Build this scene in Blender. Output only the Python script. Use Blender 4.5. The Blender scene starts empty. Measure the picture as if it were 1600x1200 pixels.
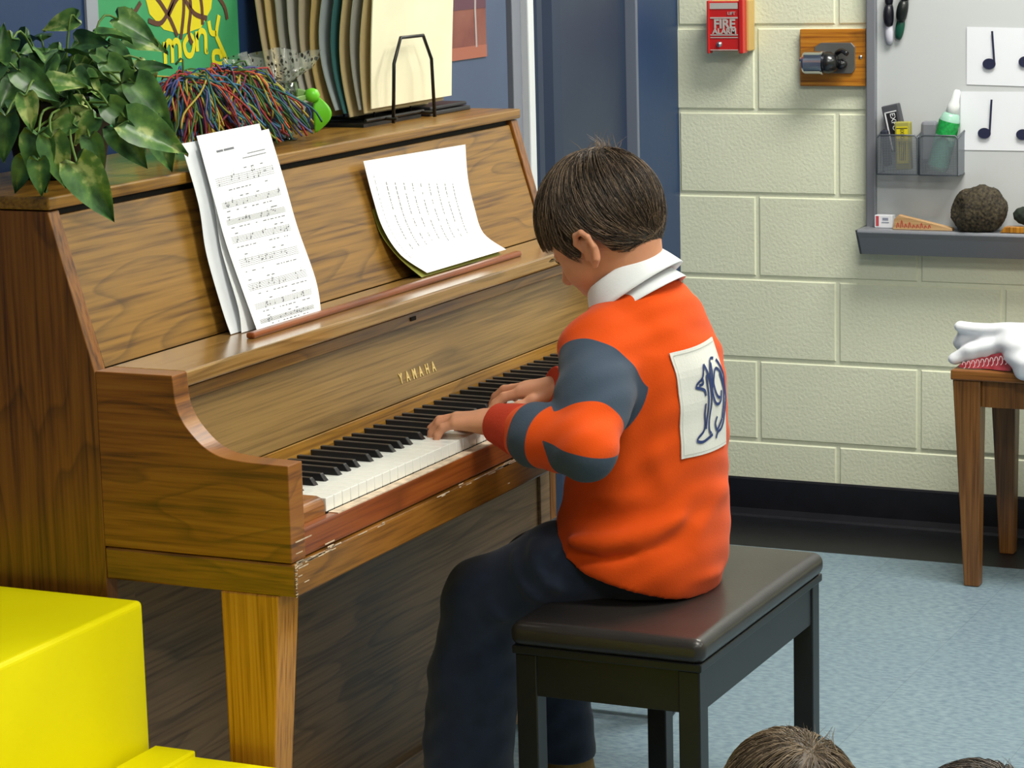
import bpy, math, random
import numpy as np
from mathutils import Vector, Matrix
random.seed(7); rng = np.random.default_rng(7)
SC = bpy.context.scene
COL = SC.collection
PI = math.pi
V = Vector

# ---------------------------------------------------------------- camera
cam_d = bpy.data.cameras.new('camera'); cam = bpy.data.objects.new('camera', cam_d); COL.objects.link(cam)
CY, CP, CR, CF = 0.4416, -0.1816, -0.0259, 4025.5
fw = V((math.cos(CP)*math.cos(CY), math.cos(CP)*math.sin(CY), math.sin(CP)))
rt = fw.cross(V((0, 0, 1))).normalized(); up = rt.cross(fw)
r2 = rt*math.cos(CR)+up*math.sin(CR); u2 = -rt*math.sin(CR)+up*math.cos(CR)
cam.matrix_world = Matrix(((r2.x, u2.x, -fw.x, -2.8372), (r2.y, u2.y, -fw.y, -1.6887), (r2.z, u2.z, -fw.z, 1.4952), (0, 0, 0, 1)))
cam_d.sensor_width = 36; cam_d.lens = CF/1600*36; cam_d.clip_start = .05
SC.camera = cam
# ---------------------------------------------------------------- view / world / lights
SC.view_settings.view_transform = 'Standard'; SC.view_settings.look = 'None'
SC.view_settings.gamma = 1; SC.view_settings.use_curve_mapping = False
SC.view_settings.exposure = 0.0
w = bpy.data.worlds.new('world'); SC.world = w; w.use_nodes = True
w.node_tree.nodes['Background'].inputs[0].default_value = (1, .98, .93, 1)
w.node_tree.nodes['Background'].inputs[1].default_value = .10
LIGHTS = [(2.2, -.72, 56), (.1, -1.2, 40), (-1.9, -1.3, 18), (2.05, -3.1, 20), (.1, -3.4, 22), (-1.9, -3.4, 12)]
for (x, y, e) in LIGHTS:
    l = bpy.data.lights.new('ceiling_lamp', 'AREA'); l.shape = 'RECTANGLE'; l.size = .55; l.size_y = 1.15
    l.energy = e; l.color = (1, .97, .88)
    o = bpy.data.objects.new('ceiling_lamp', l); o.location = (x, y, 2.66); COL.objects.link(o)

# ---------------------------------------------------------------- helpers
def lin(c):
    if isinstance(c, str):
        c = tuple(int(c[i:i+2], 16)/255 for i in (0, 2, 4))
    return tuple((x/12.92 if x <= .04045 else ((x+.055)/1.055)**2.4) for x in c)+(1,)
def mat(name, col, rough=.6, metal=0, spec=.5, noise=None, bump=None, coat=0, trans=0, alpha=1, emit=None, sheen=0, ior=1.45):
    """noise=(scale, amount[, colour2]); bump=(scale,strength)"""
    m = bpy.data.materials.new(name); m.use_nodes = True; nt = m.node_tree; b = nt.nodes['Principled BSDF']
    b.inputs['Base Color'].default_value = lin(col); b.inputs['Roughness'].default_value = rough
    b.inputs['Metallic'].default_value = metal; b.inputs['Specular IOR Level'].default_value = spec
    b.inputs['Coat Weight'].default_value = coat; b.inputs['Coat Roughness'].default_value = .12
    b.inputs['Transmission Weight'].default_value = trans; b.inputs['Alpha'].default_value = alpha; b.inputs['IOR'].default_value = ior
    b.inputs['Sheen Weight'].default_value = sheen
    if emit: b.inputs['Emission Color'].default_value = lin(col); b.inputs['Emission Strength'].default_value = emit
    tc = nt.nodes.new('ShaderNodeTexCoord')
    if noise:
        n = nt.nodes.new('ShaderNodeTexNoise'); n.inputs['Scale'].default_value = noise[0]; n.inputs['Detail'].default_value = 5
        nt.links.new(tc.outputs['Object'], n.inputs['Vector'])
        r = nt.nodes.new('ShaderNodeValToRGB'); c = lin(col)
        k = noise[1]
        c2 = lin(noise[2]) if len(noise) > 2 else tuple(min(1, v*(1+k)) for v in c[:3])+(1,)
        c1 = tuple(v*(1-k) for v in c[:3])+(1,)
        r.color_ramp.elements[0].color = c1; r.color_ramp.elements[1].color = c2
        r.color_ramp.elements[0].position = .35; r.color_ramp.elements[1].position = .65
        nt.links.new(n.outputs['Fac'], r.inputs[0]); nt.links.new(r.outputs[0], b.inputs['Base Color'])
    if bump:
        n = nt.nodes.new('ShaderNodeTexNoise'); n.inputs['Scale'].default_value = bump[0]; n.inputs['Detail'].default_value = 4
        nt.links.new(tc.outputs['Object'], n.inputs['Vector'])
        bp = nt.nodes.new('ShaderNodeBump'); bp.inputs['Strength'].default_value = bump[1]; bp.inputs['Distance'].default_value = .002
        nt.links.new(n.outputs['Fac'], bp.inputs['Height']); nt.links.new(bp.outputs[0], b.inputs['Normal'])
    return m
def wood(name, c_dark, c_mid, c_light, scale=(1, 1, 1), rough=.38, coat=.35, figure=1.0, seed=0):
    """oak: long streaks; `scale` small along the grain, large across it"""
    m = bpy.data.materials.new(name); m.use_nodes = True; nt = m.node_tree; b = nt.nodes['Principled BSDF']; N = nt.nodes.new; L = nt.links.new
    b.inputs['Roughness'].default_value = rough; b.inputs['Coat Weight'].default_value = coat; b.inputs['Coat Roughness'].default_value = .16
    tc = N('ShaderNodeTexCoord'); mp = N('ShaderNodeMapping'); mp.inputs['Scale'].default_value = scale; mp.inputs['Location'].default_value = (seed*1.7, seed*.9, seed*.4)
    L(tc.outputs['Object'], mp.inputs['Vector'])
    warp = N('ShaderNodeTexNoise'); warp.inputs['Scale'].default_value = 1.1; warp.inputs['Detail'].default_value = 2; L(mp.outputs[0], warp.inputs['Vector'])
    ad = N('ShaderNodeMath'); ad.operation = 'MULTIPLY'; ad.inputs[1].default_value = 9*figure; L(warp.outputs['Fac'], ad.inputs[0])
    fr = N('ShaderNodeMath'); fr.operation = 'FRACT'; L(ad.outputs[0], fr.inputs[0])
    rp = N('ShaderNodeValToRGB'); e = rp.color_ramp.elements; e[0].position = 0; e[0].color = (.18, .18, .18, 1); e[1].position = .09; e[1].color = (1, 1, 1, 1)
    x = e.new(.8); x.color = (.85, .85, .85, 1); x = e.new(1); x.color = (.3, .3, .3, 1); L(fr.outputs[0], rp.inputs[0])
    mp2 = N('ShaderNodeMapping'); mp2.inputs['Scale'].default_value = tuple(s*(10 if s > 2.4 else 1.6) for s in scale); L(tc.outputs['Object'], mp2.inputs['Vector'])
    fine = N('ShaderNodeTexNoise'); fine.inputs['Scale'].default_value = 2.5; fine.inputs['Detail'].default_value = 6; L(mp2.outputs[0], fine.inputs['Vector'])
    cr = N('ShaderNodeValToRGB'); e = cr.color_ramp.elements; e[0].position = .3; e[0].color = lin(c_dark); e[1].position = .5; e[1].color = lin(c_mid); x = e.new(.75); x.color = lin(c_light)
    L(fine.outputs['Fac'], cr.inputs[0])
    mx = N('ShaderNodeMix'); mx.data_type = 'RGBA'; mx.blend_type = 'MULTIPLY'; mx.inputs[0].default_value = .5
    L(cr.outputs[0], mx.inputs[6]); L(rp.outputs[0], mx.inputs[7]); L(mx.outputs[2], b.inputs['Base Color'])
    bp = N('ShaderNodeBump'); bp.inputs['Strength'].default_value = .12; bp.inputs['Distance'].default_value = .001; L(fine.outputs['Fac'], bp.inputs['Height']); L(bp.outputs[0], b.inputs['Normal'])
    return m

class MB:
    def __init__(s): s.v = []; s.f = []; s.m = []; s.cur = 0
    def add(s, vs, fs):
        n = len(s.v); s.v += [tuple(p) for p in vs]
        for f in fs: s.f.append(tuple(i+n for i in f)); s.m.append(s.cur)
        return s
    def box(s, a, b):
        x0, y0, z0 = a; x1, y1, z1 = b
        return s.add([(x0, y0, z0), (x1, y0, z0), (x1, y1, z0), (x0, y1, z0), (x0, y0, z1), (x1, y0, z1), (x1, y1, z1), (x0, y1, z1)],
                     [(0, 3, 2, 1), (4, 5, 6, 7), (0, 1, 5, 4), (1, 2, 6, 5), (2, 3, 7, 6), (3, 0, 4, 7)])
    def obox(s, c, ax, h):
        """oriented box: centre, three axes, half sizes"""
        c = V(c); A = [V(a).normalized()*k for a, k in zip(ax, h)]
        vs = [c+A[0]*i+A[1]*j+A[2]*k for k in (-1, 1) for i, j in ((-1, -1), (1, -1), (1, 1), (-1, 1))]
        return s.add(vs, [(0, 3, 2, 1), (4, 5, 6, 7), (0, 1, 5, 4), (1, 2, 6, 5), (2, 3, 7, 6), (3, 0, 4, 7)])
    def prism(s, prof, a, b, fn):
        """closed 2D profile extruded between parameter a and b; fn(p,q,t)->xyz"""
        n = len(prof); vs = [fn(p, q, a) for p, q in prof]+[fn(p, q, b) for p, q in prof]
        fs = [tuple(range(n))[::-1], tuple(range(n, 2*n))]+[(i, (i+1) % n, n+(i+1) % n, n+i) for i in range(n)]
        return s.add(vs, fs)
    def tube(s, pts, r, n=8, caps=True):
        pts = [V(p) for p in pts]; R = r if hasattr(r, '__len__') else [r]*len(pts)
        vs = []; fs = []; prev = None
        for i, p in enumerate(pts):
            t = (pts[min(i+1, len(pts)-1)]-pts[max(i-1, 0)]).normalized()
            if prev is None:
                a = t.orthogonal().normalized()
            else:
                a = (prev-t*prev.dot(t)); a = a.normalized() if a.length > 1e-6 else t.orthogonal().normalized()
            prev = a; b = t.cross(a)
            for k in range(n):
                an = 2*PI*k/n; vs.append(p+(a*math.cos(an)+b*math.sin(an))*R[i])
        for i in range(len(pts)-1):
            for k in range(n): fs.append((i*n+k, i*n+(k+1) % n, (i+1)*n+(k+1) % n, (i+1)*n+k))
        if caps: fs.append(tuple(range(n))[::-1]); fs.append(tuple((len(pts)-1)*n+k for k in range(n)))
        return s.add(vs, fs)
    def lathe(s, prof, c, n=32, axis=(0, 0, 1), cap=True):
        ax = V(axis).normalized(); a = ax.orthogonal().normalized(); b = ax.cross(a); c = V(c); vs = []; fs = []
        for r, h in prof:
            for k in range(n):
                an = 2*PI*k/n; vs.append(c+ax*h+(a*math.cos(an)+b*math.sin(an))*r)
        for i in range(len(prof)-1):
            for k in range(n): fs.append((i*n+k, i*n+(k+1) % n, (i+1)*n+(k+1) % n, (i+1)*n+k))
        if cap: fs.append(tuple(range(n))[::-1]); fs.append(tuple((len(prof)-1)*n+k for k in range(n)))
        return s.add(vs, fs)
    def grid(s, fn, nu, nv, thick=0, nrm=None):
        """surface patch fn(u,v) (0..1), with optional thickness along the local normal"""
        P = [[V(fn(i/nu, j/nv)) for j in range(nv+1)] for i in range(nu+1)]
        vs = [P[i][j] for i in range(nu+1) for j in range(nv+1)]; ix = lambda i, j: i*(nv+1)+j
        fs = [(ix(i, j), ix(i+1, j), ix(i+1, j+1), ix(i, j+1)) for i in range(nu) for j in range(nv)]
        if thick:
            n0 = len(vs); N = []
            for i in range(nu+1):
                for j in range(nv+1):
                    du = P[min(i+1, nu)][j]-P[max(i-1, 0)][j]; dv = P[i][min(j+1, nv)]-P[i][max(j-1, 0)]
                    N.append(du.cross(dv).normalized())
            vs += [p-n*thick for p, n in zip(vs, N)]
            fs += [tuple(k+n0 for k in f[::-1]) for f in fs]
            ring = [ix(i, 0) for i in range(nu+1)]+[ix(nu, j) for j in range(1, nv+1)]+[ix(i, nv) for i in range(nu-1, -1, -1)]+[ix(0, j) for j in range(nv-1, 0, -1)]
            for k in range(len(ring)):
                a, b2 = ring[k], ring[(k+1) % len(ring)]; fs.append((b2, a, a+n0, b2+n0))
        return s.add(vs, fs)
    def build(s, name, m, parent=None, origin=None, smooth=False, bevel=0, kind=None):
        off = V((0, 0, 0))
        if parent is not None:
            p = parent
            while p is not None: off += p.location; p = p.parent
        elif origin is not None: off = V(origin)
        me = bpy.data.meshes.new(name)
        me.from_pydata([(x-off.x, y-off.y, z-off.z) for x, y, z in s.v], [], s.f)
        for mm in (m if isinstance(m, (list, tuple)) else [m]): me.materials.append(mm)
        if s.m: me.polygons.foreach_set('material_index', s.m)
        me.validate(); me.update()
        o = bpy.data.objects.new(name, me); COL.objects.link(o)
        if parent is not None: o.parent = parent
        else: o.location = off
        if smooth: me.shade_smooth()
        if bevel:
            md = o.modifiers.new('bevel', 'BEVEL'); md.width = bevel; md.segments = 2; md.limit_method = 'ANGLE'; md.angle_limit = .6
        if kind: o['kind'] = kind
        return o
def tag(o, label, cat, group=None):
    o['label'] = label; o['category'] = cat
    if group: o['group'] = group
    return o
def thing(name, label, cat, loc, group=None):
    o = bpy.data.objects.new(name, None); o.location = loc; COL.objects.link(o); o.empty_display_size = .05
    return tag(o, label, cat, group)
def text_mesh(body, size, extrude=.0004, bold=0):
    c = bpy.data.curves.new('lettering', 'FONT'); c.body = body; c.size = size; c.offset = bold; c.extrude = extrude; c.align_x = 'CENTER'; c.align_y = 'CENTER'
    o = bpy.data.objects.new('tmp', c); COL.objects.link(o)
    dg = bpy.context.evaluated_depsgraph_get(); dg.update()
    me = bpy.data.meshes.new_from_object(o.evaluated_get(dg))
    vs = [tuple(v.co) for v in me.vertices]; fs = [tuple(p.vertices) for p in me.polygons]
    bpy.data.objects.remove(o); bpy.data.curves.remove(c); bpy.data.meshes.remove(me)
    return vs, fs
def put_text(mb, body, size, c, xa, ya, stretch=1, extrude=.0004, bold=0):
    vs, fs = text_mesh(body, size, extrude, bold); c = V(c); xa = V(xa).normalized(); ya = V(ya).normalized(); za = xa.cross(ya)
    mb.add([c+xa*v[0]*stretch+ya*v[1]+za*v[2] for v in vs], fs)
def ribbon(mb, pts, w, nrm, lift=.0006):
    """flat stroke of width w following pts, facing nrm"""
    pts = [V(p) for p in pts]; nrm = V(nrm).normalized(); W = w if hasattr(w, '__len__') else [w]*len(pts); L = []; R = []
    for i, p in enumerate(pts):
        t = (pts[min(i+1, len(pts)-1)]-pts[max(i-1, 0)]).normalized(); sd = t.cross(nrm).normalized()*W[i]/2
        L.append(p+sd+nrm*lift); R.append(p-sd+nrm*lift)
    n = len(pts); mb.add(L+R, [(i, i+1, n+i+1, n+i) for i in range(n-1)])
def smooth_path(pts, k=6):
    pts = [V(p) for p in pts]; out = []
    for i in range(len(pts)-1):
        p0 = pts[max(i-1, 0)]; p1 = pts[i]; p2 = pts[i+1]; p3 = pts[min(i+2, len(pts)-1)]
        for j in range(k):
            t = j/k; out.append(.5*((2*p1)+(p2-p0)*t+(2*p0-5*p1+4*p2-p3)*t*t+(3*p1-p0-3*p2+p3)*t**3))
    out.append(pts[-1]); return out

# ---------------------------------------------------------------- implicit surfaces for bodies and cloth
class Field:
    def __init__(s, lo, hi, h):
        s.lo = np.array(lo, float); s.h = h; s.n = np.ceil((np.array(hi)-s.lo)/h).astype(int)+1
        s.F = np.full(s.n, .08, np.float32)
    def _sub(s, lo, hi):
        i0 = np.clip(np.floor((lo-s.lo)/s.h).astype(int), 0, s.n); i1 = np.clip(np.ceil((hi-s.lo)/s.h).astype(int)+1, 0, s.n)
        sl = tuple(slice(a, b) for a, b in zip(i0, i1))
        ax = [s.lo[k]+s.h*np.arange(i0[k], i1[k]) for k in range(3)]
        X, Y, Z = np.meshgrid(*ax, indexing='ij', sparse=True); return sl, X, Y, Z
    def _comb(s, sl, d, k, op):
        F = s.F[sl]; d = d.astype(np.float32)
        if op == 'sub': F, d = -F, d
        if k > 0:
            hh = np.clip(.5+.5*(d-F)/k, 0, 1); r = d*(1-hh)+F*hh-k*hh*(1-hh)
        else: r = np.minimum(F, d)
        s.F[sl] = -r if op == 'sub' else r
    def cap(s, a, b, ra, rb=None, k=.01, op='add'):
        rb = ra if rb is None else rb; a = np.array(a, float); b = np.array(b, float); R = max(ra, rb)+k+.03
        sl, X, Y, Z = s._sub(np.minimum(a, b)-R, np.maximum(a, b)+R); d = b-a; L = max(d@d, 1e-12)
        t = np.clip(((X-a[0])*d[0]+(Y-a[1])*d[1]+(Z-a[2])*d[2])/L, 0, 1)
        D = np.sqrt((X-a[0]-t*d[0])**2+(Y-a[1]-t*d[1])**2+(Z-a[2]-t*d[2])**2)-(ra+(rb-ra)*t)
        s._comb(sl, D, k, op); return s
    def chain(s, pts, rs, k=.01, op='add'):
        for i in range(len(pts)-1): s.cap(pts[i], pts[i+1], rs[i], rs[i+1], k, op)
        return s
    def ell(s, c, r, k=.01, op='add', ax=None):
        c = np.array(c, float); r = np.array(r, float); R = r.max()+k+.03
        sl, X, Y, Z = s._sub(c-R, c+R); X = X-c[0]; Y = Y-c[1]; Z = Z-c[2]
        A = np.eye(3) if ax is None else np.array([list(V(a).normalized()) for a in ax])
        q = [(X*A[i][0]+Y*A[i][1]+Z*A[i][2])/r[i] for i in range(3)]
        k0 = np.sqrt(q[0]**2+q[1]**2+q[2]**2); k1 = np.sqrt((q[0]/r[0])**2+(q[1]/r[1])**2+(q[2]/r[2])**2)
        s._comb(sl, k0*(k0-1)/np.maximum(k1, 1e-9), k, op); return s
    def full(s): return s._sub(s.lo, s.lo+s.h*(s.n-1))
    def cut(s, fn, k=.0):
        """remove where fn(X,Y,Z) > 0 (fn ~ distance)"""
        sl, X, Y, Z = s.full(); d = np.broadcast_to(fn(X, Y, Z), s.F[sl].shape); F = s.F[sl]
        if k > 0:
            hh = np.clip(.5-.5*(d-F)/k, 0, 1); s.F[sl] = d*(1-hh)+F*hh+k*hh*(1-hh)
        else: s.F[sl] = np.maximum(F, d)
        return s
    def fold(s, pts, amp, wid):
        """soft cloth ridge (amp > 0) or valley (amp < 0) along a curve"""
        P = [np.array(p) for p in smooth_path(pts, 4)]; n = len(P)
        lo = np.min(P, 0)-wid*2.6; hi = np.max(P, 0)+wid*2.6; sl, X, Y, Z = s._sub(lo, hi); best = None; T = None
        for i in range(n-1):
            a, d = P[i], P[i+1]-P[i]; L = max(d@d, 1e-12); t = np.clip(((X-a[0])*d[0]+(Y-a[1])*d[1]+(Z-a[2])*d[2])/L, 0, 1)
            D = (X-a[0]-t*d[0])**2+(Y-a[1]-t*d[1])**2+(Z-a[2]-t*d[2])**2; tt = (i+t)/(n-1)
            if best is None: best, T = D, tt
            else: T = np.where(D < best, tt, T); best = np.minimum(best, D)
        s.F[sl] -= (amp*np.exp(-best/wid**2)*np.sin(np.clip(T, .0, 1)*PI)**.6).astype(np.float32); return s
    def disp(s, fn):
        sl, X, Y, Z = s.full(); s.F[sl] += fn(X, Y, Z).astype(np.float32); return s
    def mesh(s):
        F = s.F; ins = F < 0; n = F.shape
        cnt = np.zeros(tuple(k-1 for k in n), np.int8)
        for dx in (0, 1):
            for dy in (0, 1):
                for dz in (0, 1): cnt += ins[dx:n[0]-1+dx, dy:n[1]-1+dy, dz:n[2]-1+dz]
        act = (cnt > 0) & (cnt < 8); idx = np.argwhere(act); vid = np.full(act.shape, -1, np.int64); vid[act] = np.arange(len(idx))
        P = np.zeros((len(idx), 3)); W = np.zeros(len(idx)); I = idx
        cor = [(a, b, c) for a in (0, 1) for b in (0, 1) for c in (0, 1)]
        val = {c: F[I[:, 0]+c[0], I[:, 1]+c[1], I[:, 2]+c[2]].astype(float) for c in cor}
        for c in cor:
            for ax in range(3):
                if c[ax] == 0:
                    c2 = list(c); c2[ax] = 1; c2 = tuple(c2); a, b = val[c], val[c2]; x = (a < 0) != (b < 0)
                    t = np.where(x, a/np.where(x, a-b, 1), 0); p = np.array(c, float)[None]*np.ones((len(I), 1)); p[:, ax] = t
                    P[x] += p[x]; W[x] += 1
        P = (P/W[:, None]+I)*s.h+s.lo
        faces = []
        for ax in range(3):
            o1, o2 = [(1, 2), (2, 0), (0, 1)][ax]
            sl0 = [slice(None)]*3; sl1 = [slice(None)]*3
            for o in (o1, o2): sl0[o] = slice(1, n[o]-1); sl1[o] = slice(1, n[o]-1)
            sl0[ax] = slice(0, n[ax]-1); sl1[ax] = slice(1, n[ax])
            a = ins[tuple(sl0)]; b = ins[tuple(sl1)]; E = np.argwhere(a != b)
            fl = a[E[:, 0], E[:, 1], E[:, 2]]
            off = np.zeros(3, int); off[o1] = 1; off[o2] = 1; E = E+off
            def vv(d1, d2):
                q = E.copy(); q[:, o1] += d1; q[:, o2] += d2; return vid[q[:, 0], q[:, 1], q[:, 2]]
            q = np.stack([vv(-1, -1), vv(0, -1), vv(0, 0), vv(-1, 0)], 1); q[~fl] = q[~fl][:, ::-1]; faces.append(q)
        return P, np.concatenate(faces)
def relax(P, Fq, it=2, lam=.5):
    e = np.concatenate([Fq[:, [0, 1]], Fq[:, [1, 2]], Fq[:, [2, 3]], Fq[:, [3, 0]]]); e = np.concatenate([e, e[:, ::-1]])
    deg = np.bincount(e[:, 0], minlength=len(P)).astype(float)
    for _ in range(it):
        S = np.stack([np.bincount(e[:, 0], P[e[:, 1], k], minlength=len(P)) for k in range(3)], 1)
        P = P+(S/np.maximum(deg, 1)[:, None]-P)*lam
    return P
def sdf_obj(name, parts, m, parent=None, origin=None, attrs=None, it=2):
    """parts: list of Fields joined in ONE mesh"""
    VS = []; FS = []; n = 0
    for f in parts:
        P, Q = f.mesh(); P = relax(P, Q, it); VS.append(P); FS.append(Q+n); n += len(P)
    P = np.concatenate(VS); Q = np.concatenate(FS); off = np.zeros(3)
    if parent is not None:
        p = parent
        while p is not None: off += np.array(p.location); p = p.parent
    elif origin is not None: off = np.array(origin, float)
    me = bpy.data.meshes.new(name); me.vertices.add(len(P)); me.vertices.foreach_set('co', (P-off).astype(np.float32).ravel())
    me.loops.add(Q.size); me.loops.foreach_set('vertex_index', Q.astype(np.int32).ravel())
    me.polygons.add(len(Q)); me.polygons.foreach_set('loop_start', np.arange(0, Q.size, 4, dtype=np.int32))
    me.polygons.foreach_set('loop_total', np.full(len(Q), 4, np.int32))
    me.update(calc_edges=True); me.validate(); me.shade_smooth(); me.materials.append(m)
    if attrs:
        for k, fn in attrs.items():
            a = me.attributes.new(k, 'FLOAT', 'POINT'); a.data.foreach_set('value', fn(P).astype(np.float32))
    o = bpy.data.objects.new(name, me); COL.objects.link(o)
    if parent is not None: o.parent = parent
    else: o.location = off
    return o
def attr_mix(m, attr, colB, soft=.0006):
    """where the stored attribute is > 0 the cloth has colour colB"""
    nt = m.node_tree; b = nt.nodes['Principled BSDF']; N = nt.nodes.new; L = nt.links.new
    a = N('ShaderNodeAttribute'); a.attribute_name = attr
    mr = N('ShaderNodeMapRange'); mr.inputs[1].default_value = -soft; mr.inputs[2].default_value = soft; L(a.outputs['Fac'], mr.inputs[0])
    mx = N('ShaderNodeMix'); mx.data_type = 'RGBA'; L(mr.outputs[0], mx.inputs[0])
    src = b.inputs['Base Color'].links
    if src: L(src[0].from_socket, mx.inputs[6])
    else: mx.inputs[6].default_value = b.inputs['Base Color'].default_value
    mx.inputs[7].default_value = lin(colB); L(mx.outputs[2], b.inputs['Base Color'])
    return m

# ================================================================ SETTING
XW, YW, ZC = 3.065, .643, 2.72
def block_material():
    m = bpy.data.materials.new('painted_block'); m.use_nodes = True; nt = m.node_tree; b = nt.nodes['Principled BSDF']; N = nt.nodes.new; L = nt.links.new
    b.inputs['Roughness'].default_value = .55
    tc = N('ShaderNodeTexCoord'); n = N('ShaderNodeTexNoise'); n.inputs['Scale'].default_value = 6; L(tc.outputs['Object'], n.inputs['Vector'])
    r = N('ShaderNodeValToRGB'); r.color_ramp.elements[0].color = lin('dde0c6'); r.color_ramp.elements[1].color = lin('e6e9d0'); L(n.outputs['Fac'], r.inputs[0]); L(r.outputs[0], b.inputs['Base Color'])
    n2 = N('ShaderNodeTexNoise'); n2.inputs['Scale'].default_value = 130; n2.inputs['Detail'].default_value = 5; L(tc.outputs['Object'], n2.inputs['Vector'])
    bp = N('ShaderNodeBump'); bp.inputs['Strength'].default_value = .45; bp.inputs['Distance'].default_value = .003; L(n2.outputs['Fac'], bp.inputs['Height']); L(bp.outputs[0], b.inputs['Normal'])
    return m
M_block = block_material()
# block wall: every block is a shallow bevelled pillow, joints are grooves in the same mesh
mb = MB(); mb.box((XW+.004, -5.2, -.05), (XW+.15, YW+.14, ZC+.05))
z0 = .191-.2032; k = 0
zz = z0
while zz < ZC:
    za, zb = max(zz, 0.0), min(zz+.2032, ZC)
    yj = .4297+(.2032 if k % 2 == 0 else 0)    # vertical joints alternate
    y = yj+.4064*2
    while y > -5.3:
        ya, yb = y-.4064, y; ya2, yb2 = max(ya, -5.15), min(yb, YW+.09)
        if yb2-ya2 > .03:
            g = .0035; bv = .004
            x0, x1 = XW, XW+.006
            A = (ya2+g, za+g); B = (yb2-g, zb-g)
            mb.add([(x1, A[0], A[1]), (x1, B[0], A[1]), (x1, B[0], B[1]), (x1, A[0], B[1]),
                    (x0, A[0]+bv, A[1]+bv), (x0, B[0]-bv, A[1]+bv), (x0, B[0]-bv, B[1]-bv), (x0, A[0]+bv, B[1]-bv)],
                   [(4, 7, 6, 5), (0, 4, 5, 1), (1, 5, 6, 2), (2, 6, 7, 3), (3, 7, 4, 0)])
        y -= .4064
    zz += .2032; k += 1
mb.build('wall_right', M_block, origin=(XW, 0, 0), kind='structure')
M_blue = mat('blue_paint', '203a62', .45, noise=(3, .06), bump=(60, .1))
M_blue_door = mat('blue_door_paint', '2a374e', .42, noise=(4, .06))
M_blue_grey = mat('blue_grey_panel', '4c5a75', .4, noise=(3, .05))  # panel blue with its pale glare mixed into the base colour
M_black = mat('black_rubber', '15151c', .38, noise=(30, .2))
M_grey = mat('grey_strip', '7d818c', .4)
M_white = mat('white_paint', 'd8dce0', .4)
mb = MB(); mb.box((-5, YW, -.05), (1.35, YW+.12, ZC+.05)); mb.box((2.8, YW-.012, -.05), (XW+.002, YW+.12, ZC+.05)); mb.box((1.35, YW+.03, -.05), (2.8, YW+.14, ZC+.05)); mb.box((1.35, YW, 2.2), (2.8, YW+.05, ZC+.05))
mb.build('wall_back', M_blue, origin=(0, YW, 0), kind='structure')
mb = MB(); mb.box((1.3, YW-.001, .0), (2.112, YW+.03, 2.2)); mb.build('trim_1', M_blue_grey, origin=(1.7, YW, 0), kind='structure', bevel=.002)
mb = MB(); mb.box((2.134, YW-.004, .0), (2.18, YW+.03, 2.2)); mb.build('trim_2', M_grey, origin=(2.15, YW, 0), kind='structure', bevel=.002)
mb = MB(); mb.box((2.176, YW-.022, .0), (2.206, YW+.03, 2.2)); mb.build('trim_3', M_white, origin=(2.19, YW, 0), kind='structure', bevel=.003)
# blue door: moulded jamb and recessed slab
jp = [(2.206, .0), (2.232, .0), (2.242, -.012), (2.268, -.012), (2.278, .012), (2.32, .014), (2.334, -.006), (2.375, -.008), (2.39, .022), (2.39, .05), (2.206, .05)]
mb = MB(); mb.prism(jp, 0, 2.2, lambda p, q, t: (p, YW+q, t)); mb.build('trim_4', M_blue_door, origin=(2.3, YW, 0), kind='structure')
mb = MB(); mb.box((2.39, YW+.012, .005), (2.795, YW+.045, 2.19)); d1 = mb.build('door_1', M_blue_door, origin=(2.6, YW, 0), kind='structure', bevel=.003)
mb = MB(); mb.box((2.795, YW-.014, 0), (2.808, YW+.02, 2.2)); mb.build('trim_5', mat('door_edge_highlight', '6d7484', .4), origin=(2.8, YW, 0), kind='structure', bevel=.002)  # pale strip: specular highlight of the frame edge put into the colour

def floor_material():
    m = bpy.data.materials.new('blue_vinyl_tile'); m.use_nodes = True; nt = m.node_tree; b = nt.nodes['Principled BSDF']; N = nt.nodes.new; L = nt.links.new
    b.inputs['Roughness'].default_value = .42
    tc = N('ShaderNodeTexCoord'); mp = N('ShaderNodeMapping'); mp.inputs['Scale'].default_value = (60, 25, 1); L(tc.outputs['Object'], mp.inputs['Vector'])
    n = N('ShaderNodeTexNoise'); n.inputs['Scale'].default_value = 2.2; n.inputs['Detail'].default_value = 6; L(mp.outputs[0], n.inputs['Vector'])
    r = N('ShaderNodeValToRGB'); e = r.color_ramp.elements; e[0].position = .35; e[0].color = lin('667e8e'); e[1].position = .62; e[1].color = lin('8499a4'); L(n.outputs['Fac'], r.inputs[0])
    br = N('ShaderNodeTexBrick'); br.offset = 0; br.inputs['Scale'].default_value = 1; br.inputs['Brick Width'].default_value = .3048; br.inputs['Row Height'].default_value = .3048; br.inputs['Mortar Size'].default_value = .0008
    br.inputs['Color1'].default_value = (1, 1, 1, 1); br.inputs['Color2'].default_value = (.94, .95, .97, 1); br.inputs['Mortar'].default_value = (.72, .74, .76, 1); L(tc.outputs['Object'], br.inputs['Vector'])
    mx = N('ShaderNodeMix'); mx.data_type = 'RGBA'; mx.blend_type = 'MULTIPLY'; mx.inputs[0].default_value = 1; L(r.outputs[0], mx.inputs[6]); L(br.outputs[0], mx.inputs[7]); L(mx.outputs[2], b.inputs['Base Color'])
    return m
M_floor = floor_material()
mb = MB(); mb.box((-5, -5.2, -.1), (XW-.30, YW+.1, 0)); mb.build('floor', M_floor, origin=(XW-.30, 0, 0), kind='structure')
mb = MB(); mb.box((XW-.30, -5.2, -.1), (XW+.05, YW+.1, .0002)); mb.build('trim_6', mat('black_floor_tile', '101116', .42, noise=(25, .3)), origin=(XW-.15, 0, 0), kind='structure')
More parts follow.
